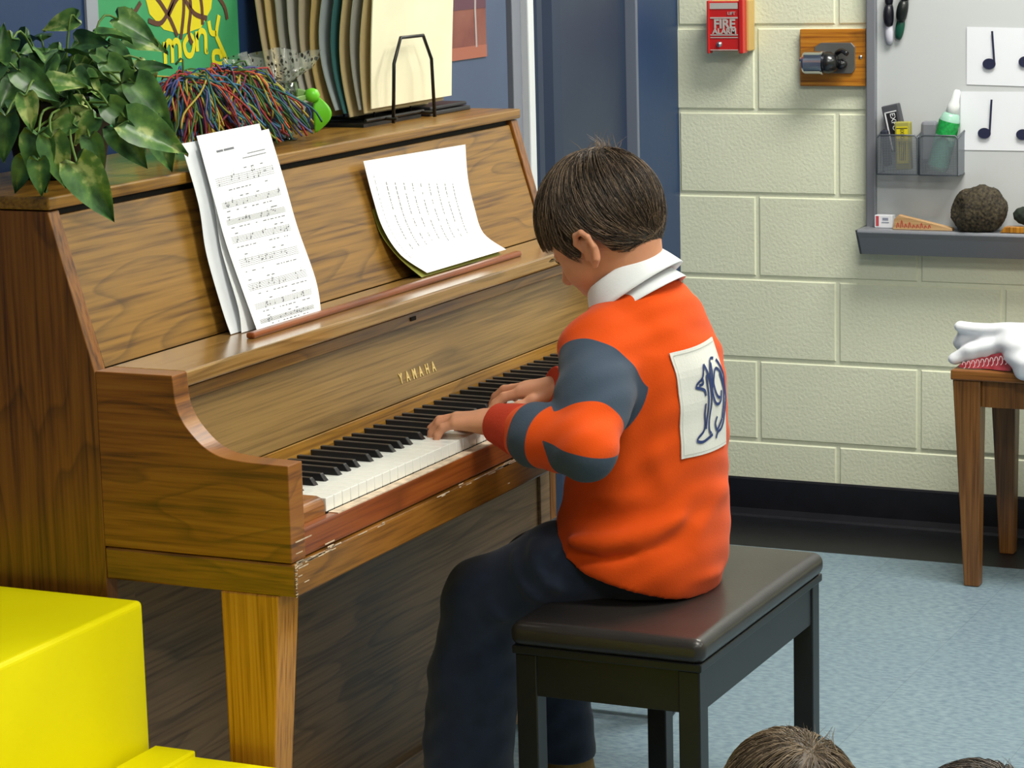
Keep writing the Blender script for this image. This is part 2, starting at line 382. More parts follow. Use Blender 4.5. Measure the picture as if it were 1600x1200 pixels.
bp = [(0, 0), (-.016, .0), (-.012, .006), (-.006, .02), (-.0045, .092), (-.002, .097), (0, .097)]
mb = MB(); mb.prism(bp, -5.2, YW, lambda p, q, t: (XW+p+.0, t, q)); mb.build('baseboard_right', M_black, origin=(XW, 0, 0), kind='structure')
mb = MB(); mb.box((-5, -5.2, ZC), (XW+.1, YW+.1, ZC+.1)); mb.build('ceiling', mat('ceiling_tile', 'dcdcd2', .8), origin=(0, 0, ZC), kind='structure')
M_cream = mat('cream_paint', 'c9c6aa', .7)
mb = MB(); mb.box((-5.1, -5.2, -.05), (-5, YW+.1, ZC+.05)); mb.build('wall_left', M_cream, origin=(-5, 0, 0), kind='structure')
mb = MB(); mb.box((-5.1, -5.3, -.05), (XW+.1, -5.2, ZC+.05)); mb.build('wall_front', M_cream, origin=(0, -5.2, 0), kind='structure')
M_lens = mat('light_lens', 'fffaf0', .5, emit=3.0)
WHERE = ['nearest the whiteboard wall, above the bench', 'above the left end of the piano', 'at the far left, level with the piano', 'on the whiteboard side, away from the piano', 'in the middle, behind the floor children', 'in the rear left corner']
for i, (x, y, e) in enumerate(LIGHTS):
    t = thing('ceiling_light', 'recessed fluorescent ceiling light '+WHERE[i], 'ceiling light', (x, y, 2.70), 'ceiling lights over the classroom')
    mb = MB()
    for a, b2 in (((x-.32, y-.62, 2.69), (x+.32, y-.59, 2.715)), ((x-.32, y+.59, 2.69), (x+.32, y+.62, 2.715)), ((x-.32, y-.59, 2.69), (x-.29, y+.59, 2.715)), ((x+.29, y-.59, 2.69), (x+.32, y+.59, 2.715))): mb.box(a, b2)
    mb.build('frame', M_white, t)
    mb = MB(); mb.box((x-.29, y-.59, 2.70), (x+.29, y+.59, 2.712)); mb.build('diffuser', M_lens, t)

# ================================================================ PIANO
W = 1.489; ZLT, ZL = 1.1354, 1.1158; YL, YS = .332, .270; ZS = .9026; YB = .60
OAK = ('64410f', '90661f', 'a0762e')
oak_x = wood('oak_grain_across', *OAK, scale=(1.1, 6, 9), seed=1)
oak_panel = wood('oak_cathedral_grain', '58390f', '886224', '9d732e', rough=.42, coat=.2, scale=(1.1, 5, 6), figure=1.5, seed=3)
oak_y = wood('oak_grain_deep', '5c340e', '8e5518', '9f6824', scale=(2.2, 1.4, 7), figure=1.1, seed=5)
oak_z = wood('oak_grain_upright', '55300f', '835017', '956020', scale=(7, 6, 1.2), figure=1.0, seed=2)
oak_leg = wood('oak_leg', '85500f', 'b57a22', 'c68d33', scale=(9, 9, 1), figure=.4, seed=4)
oak_dark = wood('oak_low_panel', '5c442e', '7a6044', '876c50', scale=(1.2, 6, 8), rough=.5, coat=.1, figure=.8, seed=6)
oak_red = wood('oak_rail', '6c3210', '8a4516', '9a5420', scale=(1.2, 6, 9), figure=.4, seed=7)
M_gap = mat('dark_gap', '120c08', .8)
M_ivory = mat('white_key_plastic', 'eceee8', .22, coat=.3)
M_ebony = mat('black_key_plastic', '17171a', .32)
M_gold = mat('gold_lettering', 'dcc27e', .4, metal=.15)
M_wear = mat('bare_worn_wood', 'c9b49c', .6, noise=(60, .25))
piano = thing('upright_piano', 'oak upright piano with open keyboard, played by the child in orange', 'piano', (W/2, .3, 0))
# lid
mb = MB(); mb.box((-.004, YL-.006, ZL+.002), (W+.004, YB+.004, ZLT)); mb.build('lid', oak_x, piano, bevel=.003)
mb = MB(); mb.box((.03, YL+.008, ZL-.008), (W-.03, YB-.02, ZL+.002)); mb.build('lid_rebate', M_gap, piano)
# side panels (two), slanted front edge
for nm, xa, xb in (('side_panel', 0, .026), ('side_panel', W-.026, W)):
    prof = [(YS, 0.05), (YB, 0.05), (YB, ZL), (YL, ZL), (YS, ZS-.004)]
    mb = MB(); mb.prism(prof, xa, xb, lambda p, q, t: (t, p, q)); mb.build(nm, oak_z, piano, bevel=.0015)
mb = MB(); mb.box((.02, YB-.02, .08), (W-.02, YB-.004, ZL)); mb.build('back_panel', oak_dark, piano)
# music desk panel (slanted), set in 3 mm
n2 = V((0, -(ZL-ZS), YL-YS)).normalized()
mb = MB(); a = V((0, YS, ZS)); b = V((0, YL, ZL-.008)); ins = V((0, .003, 0))
def desk(p, q, t): return (t, p, q)
mb.prism([(a.y+.003, a.z), (b.y+.003, b.z), (b.y+.02, b.z), (a.y+.02, a.z)], .0285, W-.0285, desk); mb.build('music_desk', oak_panel, piano, bevel=.001)
mb = MB(); mb.box((.026, YL+.012, ZL-.03), (W-.026, YL+.03, ZL)); mb.build('desk_backing', M_gap, piano)
# shelf
mb = MB(); mb.box((.0372, .151, ZS-.022), (W-.0372, YS+.001, ZS)); mb.build('shelf', wood('oak_shelf', '745426', '997440', 'a8844e', scale=(1.1, 6, 9), rough=.25, coat=.8, figure=.5, seed=8), piano, bevel=.003)
mb = MB(); mb.box((.292, .196, ZS), (1.205, .210, ZS+.009)); mb.build('ledge', oak_red, piano, bevel=.003)
# arms with the curved cheek
def arm_profile():
    top = [(.149, ZS), (.1475, .885), (.146, .868), (.141, .852), (.133, .838), (.122, .825), (.108, .812), (.092, .8025), (.075, .797), (.055, .7945), (.03, .793), (-.022, .7921)]
    top = top[:1]+[(p.x, p.y) for p in smooth_path([(a, b, 0) for a, b in top[1:]], 4)]
    return [(YS-.0002, ZS)]+top+[(-.022, .6615), (YS-.0002, .6615)]
for xa, xb in ((0, .037), (W-.037, W)):
    mb = MB(); mb.prism(arm_profile(), xa, xb, lambda p, q, t: (t, p, q)); mb.build('arm', [oak_y], piano, bevel=.0012)
# keybed rail: side pieces + front
mb = MB(); mb.box((0, -.0264, .6154), (W, .27, .6600)); mb.build('keybed', wood('oak_keybed', '63400f', '875818', '976722', scale=(2.3, 2.3, 9), figure=.4, seed=9), piano, bevel=.003)
mb = MB(); mb.box((.037, -.019, .6615), (W-.037, -.001, .6985)); mb.build('key_slip', oak_red, piano, bevel=.003)
mb = MB(); mb.box((.137, -.0175, .6975), (W-.137, -.002, .6995)); mb.build('key_slip_worn_edge', M_wear, piano)
mb = MB(); r3 = random.Random(5)
for i in range(70):
    x = r3.choice([r3.uniform(.02, W-.1), r3.gauss(.62, .12), r3.gauss(.03, .03)]); x = min(max(x, .004), W-.1)
    l = abs(r3.gauss(0, .02))+.003; zz = .6605+r3.uniform(-.004, .003) if r3.random() < .75 else r3.uniform(.62, .69)
    mb.box((x, -.0268, zz-.0007), (min(x+l, W-.05), -.0262, zz+r3.uniform(.0002, .0012)))
for i in range(26):
    zz = r3.uniform(.616, .66); mb.box((-.0002+.0, -.0269, zz), (r3.uniform(.001, .006), -.026, zz+.0015))
mb.build('worn_scratches', M_wear, piano)
# key blocks
for xa, xb in ((.037, .1335), (W-.1335, W-.037)):
    prof = [(.15, .69), (.15, .722), (.012, .722), (.004, .719), (.0, .711), (-.001, .69)]
    mb = MB(); mb.prism(prof, xa, xb, lambda p, q, t: (t, p, q)); mb.build('key_block', oak_y, piano, bevel=.003)
# keys
XK = .1344; ZK = .7185; ww = .0235
mb = MB(); mb.box((XK-.001, .0, .69), (W-XK+.001, .155, .700)); mb.build('key_frame', M_gap, piano)
wk = None
for i in range(52):
    if wk is None:
        mb = MB(); mb.box((XK+.0006, 0, ZK-.021), (XK+ww-.0006, .152, ZK)); wk = mb.build('white_key', M_ivory, piano, bevel=.0009)
    else:
        o = wk.copy(); o.location.x += ww*i; COL.objects.link(o)
bk = None; first = None
OFFS = [(.0205), (.0500), (.0900), (.1175), (.1450)]
xs = [XK+.0235+.0045]+[XK+.047+.1645*o+c for o in range(7) for c in OFFS]
for i, xc in enumerate(xs):
    if bk is None:
        mb = MB(); x = xc; h = .0115
        mb.add([(x-.0058, .050, ZK-.002), (x+.0058, .050, ZK-.002), (x+.0058, .152, ZK-.002), (x-.0058, .152, ZK-.002),
                (x-.0044, .060, ZK+h-.001), (x+.0044, .060, ZK+h-.001), (x+.0046, .152, ZK+h), (x-.0046, .152, ZK+h)],
               [(0, 3, 2, 1), (4, 5, 6, 7), (0, 1, 5, 4), (1, 2, 6, 5), (2, 3, 7, 6), (3, 0, 4, 7)])
        bk = mb.build('black_key', M_ebony, piano, bevel=.0012); first = xc
    else:
        o = bk.copy(); o.location.x += xc-first; COL.objects.link(o)
# fallboard: low strip, main board, hinged strip, dark gap
fb = wood('oak_fallboard', '664e26', '826635', '8f713d', scale=(1.2, 6, 14), rough=.45, coat=.15, figure=.35, seed=10)
mb = MB(); mb.prism([(.150, .722), (.154, .746), (.172, .746), (.172, .722)], .037, W-.037, lambda p, q, t: (t, p, q)); mb.build('key_strip', oak_x, piano, bevel=.001)
mb = MB(); mb.prism([(.160, .742), (.160, .7475), (.18, .7475), (.18, .742)], .037, W-.037, lambda p, q, t: (t, p, q)); mb.build('fallboard_gap', M_gap, piano)
FBa = V((0, .1545, .7475)); FBb = V((0, .182, .858))
mb = MB(); mb.prism([(FBa.y, FBa.z), (FBb.y, FBb.z), (FBb.y+.014, FBb.z), (FBa.y+.014, FBa.z)], .0375, W-.0375, lambda p, q, t: (t, p, q)); fbo = mb.build('fallboard', fb, piano, bevel=.001)
mb = MB(); mb.prism([(.172, .856), (.1745, .873), (.19, .873), (.19, .856)], .0375, W-.0375, lambda p, q, t: (t, p, q)); strip = mb.build('fallboard_lip', oak_x, piano, bevel=.001)
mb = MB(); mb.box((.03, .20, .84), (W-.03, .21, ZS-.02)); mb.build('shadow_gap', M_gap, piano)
mb = MB(); mb.box((.731, .1715, .8615), (.749, .1745, .8675)); mb.build('lock_hole', M_gap, piano)
fn = (FBb-FBa).normalized(); fnn = V((0, -fn.z, fn.y))
mb = MB()
for i, ch in enumerate('YAMAHA'): put_text(mb, ch, .0225, V((.672+i*.0225, 0, 0))+FBa+fn*.033+fnn*.0008, (1, 0, 0), fn, .72, .0006, .00045)
mb.build('lettering', M_gold, fbo)
# lower body
mb = MB(); mb.box((.026, YS+.008, .09), (W-.026, YS+.024, .625)); mb.build('lower_panel', oak_dark, piano)
for xa, xb in ((.0262, .068), (W-.068, W-.0262)):
    mb = MB(); mb.box((xa, YS+.001, .05), (xb, YS+.0075, .614)); mb.build('stile', oak_dark, piano, bevel=.001)
mb = MB(); mb.box((.0, YS-.005, .02), (W, YB, .09)); mb.build('bottom_rail', oak_dark, piano, bevel=.002)
for xa in (.0, W-.056):
    s = 1 if xa == 0 else -1
    x0, x1 = xa, xa+.056
    mb = MB()
    mb.add([(x0, .0, .616), (x1, .0, .616), (x1, .090, .616), (x0, .090, .616), (x0+.006, .044, .066), (x1-.008, .044, .066), (x1-.008, .088, .066), (x0+.006, .088, .066)],
           [(0, 1, 2, 3), (7, 6, 5, 4), (0, 4, 5, 1), (1, 5, 6, 2), (2, 6, 7, 3), (3, 7, 4, 0)])
    mb.build('leg', oak_leg, piano, bevel=.003)
    mb = MB(); mb.box((x0+.006, .036, .028), (x1-.006, .30, .066)); tb = mb.build('toe_block', oak_dark, piano, bevel=.003)
    mb = MB(); mb.lathe([(.004, -.013), (.022, -.012), (.024, -.006), (.024, .006), (.022, .012), (.004, .013)], ((x0+x1)/2, .047, .0245), 24, (1, 0, 0)); mb.build('caster', M_black, tb, smooth=False)
mb = MB()
for i, c in enumerate((-.075, 0, .075)):
    pp = smooth_path([(W/2+c, .262, .062), (W/2+c, .22, .066), (W/2+c, .18, .05), (W/2+c, .155, .046)], 5)
    m2 = MB(); m2.tube(pp, [.006]*8+[.009, .011, .012, .012, .012, .012, .011, .006], 10); m2.build('pedal', mat('brass', 'b8923c', .3, metal=1), piano, smooth=True)

# ================================================================ SHEET MUSIC
M_paper = mat('white_paper', 'f2f4f6', .55)
M_paper2 = mat('grey_back_paper', 'd9dde2', .6)
M_ink = mat('printer_ink', '6c6f77', .7)
M_card = mat('olive_card', '8c8f3c', .6)
def paper(name, label, pts_l, pts_r, m, thick=.0004, inkfn=None, nv=24, parent=None, origin=None, group=None):
    """curved sheet: left edge pts_l and right edge pts_r, top to bottom"""
    Ls = smooth_path(pts_l, 8); Rs = smooth_path(pts_r, 8); n = min(len(Ls), len(Rs))-1
    def S(u, v):
        t = v*n; i = min(int(t), n-1); f = t-i
        a = Ls[i].lerp(Ls[i+1], f); b = Rs[i].lerp(Rs[i+1], f); return a.lerp(b, u)
    mb = MB(); mb.grid(S, 8, nv, thick); o = mb.build(name, m, parent, origin=origin, smooth=False)
    if label: tag(o, label, 'sheet music', group)
    if inkfn:
        mi = MB(); inkfn(mi, S)
        mi.build('print', M_ink, o)
    return o
def stroke(mi, S, u0, v0, u1, v1, w, lift=.0007):
    k = max(2, int((abs(u1-u0)+abs(v1-v0))*12)); P = []
    e = .01
    for i in range(k+1):
        u = u0+(u1-u0)*i/k; v = v0+(v1-v0)*i/k; P.append((u, v))
    pts = []; c = None
    nr = (V(S(.6, min(v0+e, 1)))-V(S(.6, max(v0-e, 0)))).cross(V(S(.6, v0))-V(S(.4, v0))).normalized()
    if nr.y > 0 or (nr.y == 0 and nr.z < 0): nr = -nr
    ribbon(mi, [S(u, v) for u, v in P], w, nr, lift)
def music_ink(seed, title=True):
    def f(mi, S):
        r = random.Random(seed)
        if title:
            x = .2
            for wd in (.10, .16):
                stroke(mi, S, x, .062, x+wd*.9, .062, .0032); x += wd
            stroke(mi, S, .60, .098, .86, .098, .0012); stroke(mi, S, .52, .112, .86, .112, .0012)
        for s in range(8):
            v = .165+s*.105
            for l in range(5): stroke(mi, S, .08, v+l*.0072, .9, v+l*.0072, .0005)
            for q in range(16):
                u = r.uniform(.1, .88); vv = v+r.uniform(-.004, .03)
                stroke(mi, S, u, vv, u+.013, vv, .0019); stroke(mi, S, u+.013, vv, u+.013, vv-.018, .0005)
            u = .12
            while u < .85:
                l = r.uniform(.015, .05); 
                if r.random() < .6: stroke(mi, S, u, v+.052, u+l, v+.052, .0013)
                u += l+.02
            for q in range(3):
                u = r.uniform(.1, .8); stroke(mi, S, u, v-.018, u+.04, v-.018, .0014)
    return f
def song_ink(mi, S):
    r = random.Random(11)
    for c in range(9):
        u = .16+c*.083; v = .17+.012*c
        while v < .72:
            l = r.uniform(.008, .03)
            if r.random() < .85: stroke(mi, S, u, v, u, v+l, .0024)
            v += l+.008
    v = .12
    while v < .8: 
        l = r.uniform(.01, .03); stroke(mi, S, .06, v, .06, v+l, .001); v += l+.012
z_s = ZS+.001
# left stack: back sheet (half hidden), then front sheet
paper('sheet_music', 'grey-white back page showing at the left edge behind the long folded music sheet', [(.335, .331, 1.176), (.335, .306, 1.09), (.324, .290, 1.02), (.318, .264, .94), (.313, .248, z_s)],
      [(.475, .331, 1.176), (.478, .308, 1.10), (.485, .292, 1.02), (.49, .266, .94), (.495, .250, z_s)], M_paper2, origin=(.4, .25, z_s))
paper('sheet_music', 'middle page of the left stack, its top edge poking above the front music sheet', [(.372, .327, 1.184), (.367, .300, 1.09), (.355, .283, 1.02), (.343, .252, .94), (.330, .240, z_s)],
      [(.552, .327, 1.187), (.55, .302, 1.09), (.555, .284, 1.02), (.52, .256, .94), (.515, .240, z_s)], M_paper, origin=(.4, .24, z_s))
paper('sheet_music', 'long printed music page with staves, front of the stack at the left of the piano', [(.365, .319, 1.172), (.360, .294, 1.09), (.357, .276, 1.03), (.352, .244, .95), (.345, .222, z_s)],
      [(.562, .317, 1.178), (.562, .292, 1.095), (.562, .274, 1.03), (.556, .242, .95), (.530, .220, z_s)], M_paper, inkfn=music_ink(3), origin=(.4, .22, z_s))
# right curled sheet + olive card under it
paper('song_sheet', 'curled white song sheet with small printed columns, leaning at the right of the piano desk',
      [(.858, .316, 1.100), (.862, .303, 1.04), (.862, .286, .99), (.876, .262, .945), (.925, .240, z_s+.006)],
      [(1.232, .314, 1.093), (1.214, .302, 1.035), (1.204, .286, .985), (1.205, .270, .94), (1.215, .232, z_s+.008)], M_paper, inkfn=song_ink, origin=(1.0, .24, z_s))
paper('card_folder', None, [(.868, .308, 1.02), (.865, .292, .98), (.876, .266, .94), (.912, .244, z_s)], [(1.21, .307, 1.03), (1.20, .292, .985), (1.20, .274, .94), (1.205, .238, z_s)], M_card, origin=(1.0, .25, z_s), thick=.0008)
tag(bpy.data.objects['card_folder'], 'olive card folder edge peeking out under the curled song sheet', 'folder')

# ================================================================ THINGS ON THE LID
# potted pothos
def plant():
    t = thing('potted_plant', 'bushy green trailing pothos with marbled leaves at the left end of the piano lid', 'plant', (.24, .475, ZLT))
    mb = MB(); mb.lathe([(.055, 0), (.062, .004), (.078, .10), (.083, .104), (.083, .118), (.074, .118), (.068, .1), (.01, .098)], (.24, .475, ZLT), 28); mb.build('pot', mat('dark_pot', '24221f', .5), t, smooth=True)
    mb = MB(); mb.lathe([(.001, 0), (.072, 0), (.07, .006), (.001, .01)], (.24, .475, ZLT+.098), 20, cap=False); mb.build('soil', mat('soil', '2a1f16', .9, noise=(40, .4)), t)
    m = bpy.data.materials.new('marbled_leaf'); m.use_nodes = True; nt = m.node_tree; b = nt.nodes['Principled BSDF']; N = nt.nodes.new; L = nt.links.new
    b.inputs['Roughness'].default_value = .38; b.inputs['Specular IOR Level'].default_value = .5
    at = N('ShaderNodeAttribute'); at.attribute_name = 'tone'; tc = N('ShaderNodeTexCoord')
    no = N('ShaderNodeTexNoise'); no.inputs['Scale'].default_value = 38; no.inputs['Detail'].default_value = 3; L(tc.outputs['Object'], no.inputs['Vector'])
    ad = N('ShaderNodeMath'); ad.operation = 'ADD'; L(at.outputs['Fac'], ad.inputs[0]); L(no.outputs['Fac'], ad.inputs[1])
    r = N('ShaderNodeValToRGB'); e = r.color_ramp.elements; e[0].position = .38; e[0].color = lin('2a4a2a'); e[1].position = .56; e[1].color = lin('48703c')
    x = e.new(.70); x.color = lin('638a44'); x = e.new(.80); x.color = lin('b4c27a'); L(ad.outputs[0], r.inputs[0]); L(r.outputs[0], b.inputs['Base Color'])
    mb = MB(); tones = []; st = MB()
    def leaf(c, d, n, size, tone):
        """heart shaped leaf: base at c, tip along d, facing n"""
        c = V(c); d = V(d).normalized(); n = V(n); n = (n-d*n.dot(d)).normalized(); s = d.cross(n)
        half = [0, .32, .46, .50, .46, .37, .25, .12, .0]; tt = [-.10, -.14, .0, .16, .34, .54, .74, .9, 1.05]; tt[0] = 0
        vs = []; k = len(tt)
        for i in range(k):
            hw = half[i]*size*.66; yy = tt[i]*size; droop = -.32*size*max(tt[i], 0)**2
            for q in (-1, -.5, 0, .5, 1):
                lift = abs(q)*.13*size-(.05*size if q == 0 else 0)+(.02*size*math.sin(i*2.1+q*3))
                bb = c+d*(yy if q else max(yy, 0))+s*hw*q+n*(lift+droop); vs.append(bb)
        fs = []
        for i in range(k-1):
            for j in range(4): fs.append((i*5+j, i*5+j+1, (i+1)*5+j+1, (i+1)*5+j))
        mb.add(vs, fs)
        for i in range(k):
            for q in (-1, -.5, 0, .5, 1): tones.append(tone+(.10 if q == 0 else 0)+(.05 if abs(q) == 1 else 0))
    key = V((-.9, -.42, .12))
    # placed leaves: (px-like image order) base position, tip direction in (toward low keys / away, up), size, tone
    BIG = PLANT_LEAVES
    for (x, y, z, dx, dz, sz, tn) in BIG:
        d = V((dx*.43, -dx*.90, dz)); n = V((-.85, -.42, .30))+V((random.uniform(-.25, .25), random.uniform(-.25, .25), random.uniform(-.1, .3)))
        leaf((x, y, z), d, n, min(sz*.95, .088), tn+.02)
        st.tube(smooth_path([(x, y, z), (x*.7+.24*.3, y*.7+.475*.3, z*.8+(ZLT+.16)*.2+.01), (.24+random.uniform(-.04, .04), .475+random.uniform(-.03, .03), ZLT+.10)], 4), .0018, 5)
    r = random.Random(21)
    for i in range(120):
        an = r.uniform(0, 2*PI); el = r.uniform(-.15, 1.2); R = r.uniform(.05, .15)
        c = V((.24+math.cos(an)*math.cos(el)*R*1.15, .475+math.sin(an)*math.cos(el)*R*.85, ZLT+.10+math.sin(el)*R*.85))
        c.y = min(c.y, .60); c.z = max(c.z, ZLT+.045)
        d = V((math.cos(an), math.sin(an), r.uniform(-.9, .3))); n = V((-.6, -.4, .7))+V((r.uniform(-.5, .5), r.uniform(-.5, .5), r.uniform(-.3, .3)))
        if c.y > .55: d.y = -abs(d.y)
        leaf(c, d, n, r.uniform(.035, .06), r.uniform(-.1, .12))
        st.tube([c, (.24, .475, ZLT+.1)], .0015, 4)
    o = mb.build('foliage', m, t, smooth=True)
    a = o.data.attributes.new('tone', 'FLOAT', 'POINT')
    if len(tones) == len(o.data.vertices): a.data.foreach_set('value', tones)
    st.build('stems', mat('stem_green', '5d7a34', .5), t, smooth=True)
PLANT_LEAVES = [
(0.008, 0.400, 1.316, 0.14, 0.99, 0.050, 0.05),
(-0.036, 0.330, 1.273, 0.12, -0.99, 0.050, 0.18),
(-0.013, 0.310, 1.216, 0.22, -0.97, 0.071, 0.10),
(-0.013, 0.330, 1.220, 0.00, -1.00, 0.080, 0.02),
(0.114, 0.400, 1.278, 1.00, 0.00, 0.053, 0.12),
(0.137, 0.360, 1.246, -0.89, -0.45, 0.060, 0.22),
(0.083, 0.340, 1.225, -0.97, -0.24, 0.050, 0.12),
(0.234, 0.360, 1.270, 0.68, -0.74, 0.087, 0.10),
(0.244, 0.400, 1.251, 0.80, 0.60, 0.053, 0.10),
(0.392, 0.450, 1.325, 0.96, -0.26, 0.061, 0.06),
(0.355, 0.440, 1.354, 0.88, -0.48, 0.067, 0.02),
(0.278, 0.460, 1.358, -0.98, -0.20, 0.054, 0.16),
(0.289, 0.460, 1.303, 0.71, 0.71, 0.050, 0.00),
(0.206, 0.440, 1.317, -0.76, -0.65, 0.050, 0.02),
(0.364, 0.400, 1.289, -0.29, -0.96, 0.056, 0.20),
(0.155, 0.300, 1.223, 0.89, -0.45, 0.107, 0.06),
(0.153, 0.320, 1.215, 0.59, -0.81, 0.072, 0.02),
(0.076, 0.310, 1.208, 0.32, -0.95, 0.051, 0.00),
(-0.015, 0.270, 1.183, 0.49, -0.87, 0.092, 0.08),
(0.178, 0.420, 1.247, -0.60, 0.80, 0.053, 0.02),
(0.022, 0.380, 1.302, 0.78, -0.62, 0.068, -0.04),
(0.277, 0.430, 1.294, 1.00, -0.10, 0.054, 0.02),
(0.237, 0.340, 1.270, 0.64, -0.77, 0.083, 0.00),
(0.155, 0.330, 1.245, 0.75, -0.66, 0.064, 0.05),
(-0.030, 0.320, 1.188, 0.00, -1.00, 0.050, -0.02),
(-0.040, 0.360, 1.247, -0.16, -0.99, 0.065, -0.05),
(-0.003, 0.360, 1.185, -0.39, -0.92, 0.050, -0.06),
(0.265, 0.330, 1.214, 0.30, -0.95, 0.078, -0.06),
(0.093, 0.310, 1.233, -0.71, -0.71, 0.050, 0.14),
(0.067, 0.420, 1.342, -0.71, -0.71, 0.050, 0.03)
]
plant()

# yarn pom-pom
def yarn():
    cols = ['a33a36', '36548c', '868f3a', '2f615c', 'c25a36', '54507f', 'b8a344', '41748f', '7f3048', '40632f']
    ms = [mat('yarn', c, .85, bump=(400, .3)) for c in cols]
    mb = MB(); r = random.Random(4)
    heads = [((.535, .445, 1.252), 0), ((.64, .44, 1.252), 1)]
    for i in range(950):
        h = V(heads[0][0]) if r.random() < .5 else V(heads[1][0])
        h = h+V((r.gauss(0, .012), r.gauss(0, .010), r.gauss(0, .006)))
        an = r.uniform(0, 2*PI)
        if r.random() < .45: an = r.gauss(-.5, .6)      # many strands sweep toward the treble side
        R = r.uniform(.02, .085)+(.09*max(0, math.cos(an+.35))**2*r.random())
        e = h+V((math.cos(an)*R*1.35, math.sin(an)*R*.7, 0)); e.z = ZLT+.006+r.random()*.085*(1-R/.3)
        e.x = min(e.x, .875); e.y = min(max(e.y, .345), .61)
        if e.z < ZLT+.004: e.z = ZLT+.004
        m = h.lerp(e, .45)+V((0, 0, .03*r.random()+.008))+V((r.gauss(0, .006), r.gauss(0, .006), 0))
        m2 = h.lerp(e, .8)+V((r.gauss(0, .006), r.gauss(0, .006), .008)); m2.z = max(m2.z, ZLT+.005)
        mb.cur = r.randrange(len(cols)); mb.tube(smooth_path([h, m, m2, e], 3), .0017, 4)
    o = mb.build('yarn_pompom', ms, origin=(.6, .44, ZLT), smooth=True)
    tag(o, 'shaggy multicoloured yarn pom-pom lying between the green plant and the wrapped glass', 'pom-pom')
yarn()

# wrapped glass with green ribbon
def glass():
    c = (.822, .452, ZLT)
    t = thing('wrapped_glass', 'clear stemmed glass in speckled cellophane tied with a bright green ribbon', 'glass', c)
    M_glass = mat('clear_glass', 'e8eeee', .05, trans=1, ior=1.3)
    mb = MB(); mb.lathe([(.030, 0), (.032, .002), (.012, .006), (.005, .012), (.0045, .035), (.008, .042), (.026, .052), (.034, .07), (.036, .095), (.034, .095), (.0325, .07), (.024, .054), (.004, .046)], c, 32); mb.build('goblet', M_glass, t, smooth=True)
    m = bpy.data.materials.new('speckled_cellophane'); m.use_nodes = True; nt = m.node_tree; b = nt.nodes['Principled BSDF']; N = nt.nodes.new; L = nt.links.new
    b.inputs['Roughness'].default_value = .12; b.inputs['Specular IOR Level'].default_value = .8
    tc = N('ShaderNodeTexCoord'); mp = N('ShaderNodeMapping'); mp.inputs['Scale'].default_value = (1, 1, .6); L(tc.outputs['Object'], mp.inputs[0])
    vo = N('ShaderNodeTexVoronoi'); vo.inputs['Scale'].default_value = 130; L(mp.outputs[0], vo.inputs['Vector'])
    lt = N('ShaderNodeMath'); lt.operation = 'LESS_THAN'; lt.inputs[1].default_value = .30; L(vo.outputs['Distance'], lt.inputs[0])
    mx = N('ShaderNodeMix'); mx.data_type = 'RGBA'; mx.inputs[6].default_value = lin('c9cfc4'); mx.inputs[7].default_value = lin('23241f'); L(lt.outputs[0], mx.inputs[0]); L(mx.outputs[2], b.inputs['Base Color'])
    ma = N('ShaderNodeMapRange'); ma.inputs[3].default_value = .24; ma.inputs[4].default_value = .9; L(lt.outputs[0], ma.inputs[0]); L(ma.outputs[0], b.inputs['Alpha'])
    mb = MB(); C0 = V((c[0], c[1], 0))
    def wrap(u, v):
        an = u*2*PI; ru = 1+.10*math.sin(an*7)+.06*math.sin(an*13+1)
        prof = [(.020, 1.139), (.040, 1.165), (.045, 1.19), (.020, 1.215), (.012, 1.222), (.030, 1.236), (.054, 1.254), (.064, 1.274)]
        t_ = v*(len(prof)-1); i = min(int(t_), len(prof)-2); f = t_-i; rr = prof[i][0]*(1-f)+prof[i+1][0]*f; z = prof[i][1]*(1-f)+prof[i+1][1]*f
        top = max(0, (z-1.222)/.07)
        return V((C0.x+math.cos(an)*rr*(1+(ru-1)*(1+2*top))-.03*top*0, C0.y+math.sin(an)*rr*(1+(ru-1)*(1+2*top)), z+.012*top*math.sin(an*3)))
    mb.grid(wrap, 72, 21); mb.build('cellophane', m, t, smooth=True)
    M_rib = mat('green_ribbon', '6fd02a', .35); k = V((.846, .400, 1.208))
    mb = MB(); mb.lathe([(.003, -.012), (.011, -.008), (.013, 0), (.010, .008), (.003, .011)], k, 16); rb = mb.build('ribbon_knot', M_rib, t, smooth=True)
    mb = MB()
    mb.grid(lambda u, v: k+V((.008+.020*u*0, 0, 0))+V((.43, -.9, 0))*(.010*math.sin(v*PI)+(u-.5)*.030*math.sin(v*PI*.93+.12))+V((-.3, -.3, 0))*.02*math.sin(v*PI)+V((0, 0, -.062*v)), 6, 14, .0006)
    mb.build('ribbon_tail', M_rib, rb, smooth=True)
    mb = MB(); A = k
    for sgn in (1,):
        mb.grid(lambda u, v: A+V((-.43, .9, 0))*(.075*v)+V((0, 0, (u-.5)*.016*math.sin(v*PI*.9+.25)+.004*math.sin(v*6))), 4, 14, .0006)
        mb.grid(lambda u, v: A+V((-.35, .75, -.2))*(.055*v)+V((-.02*math.sin(v*PI), 0, (u-.5)*.012*math.sin(v*PI*.9+.3)-.01*v)), 4, 12, .0006)
    mb.build('ribbon_loop', mat('pale_green_ribbon', '8db36a', .35), rb, smooth=True)
glass()

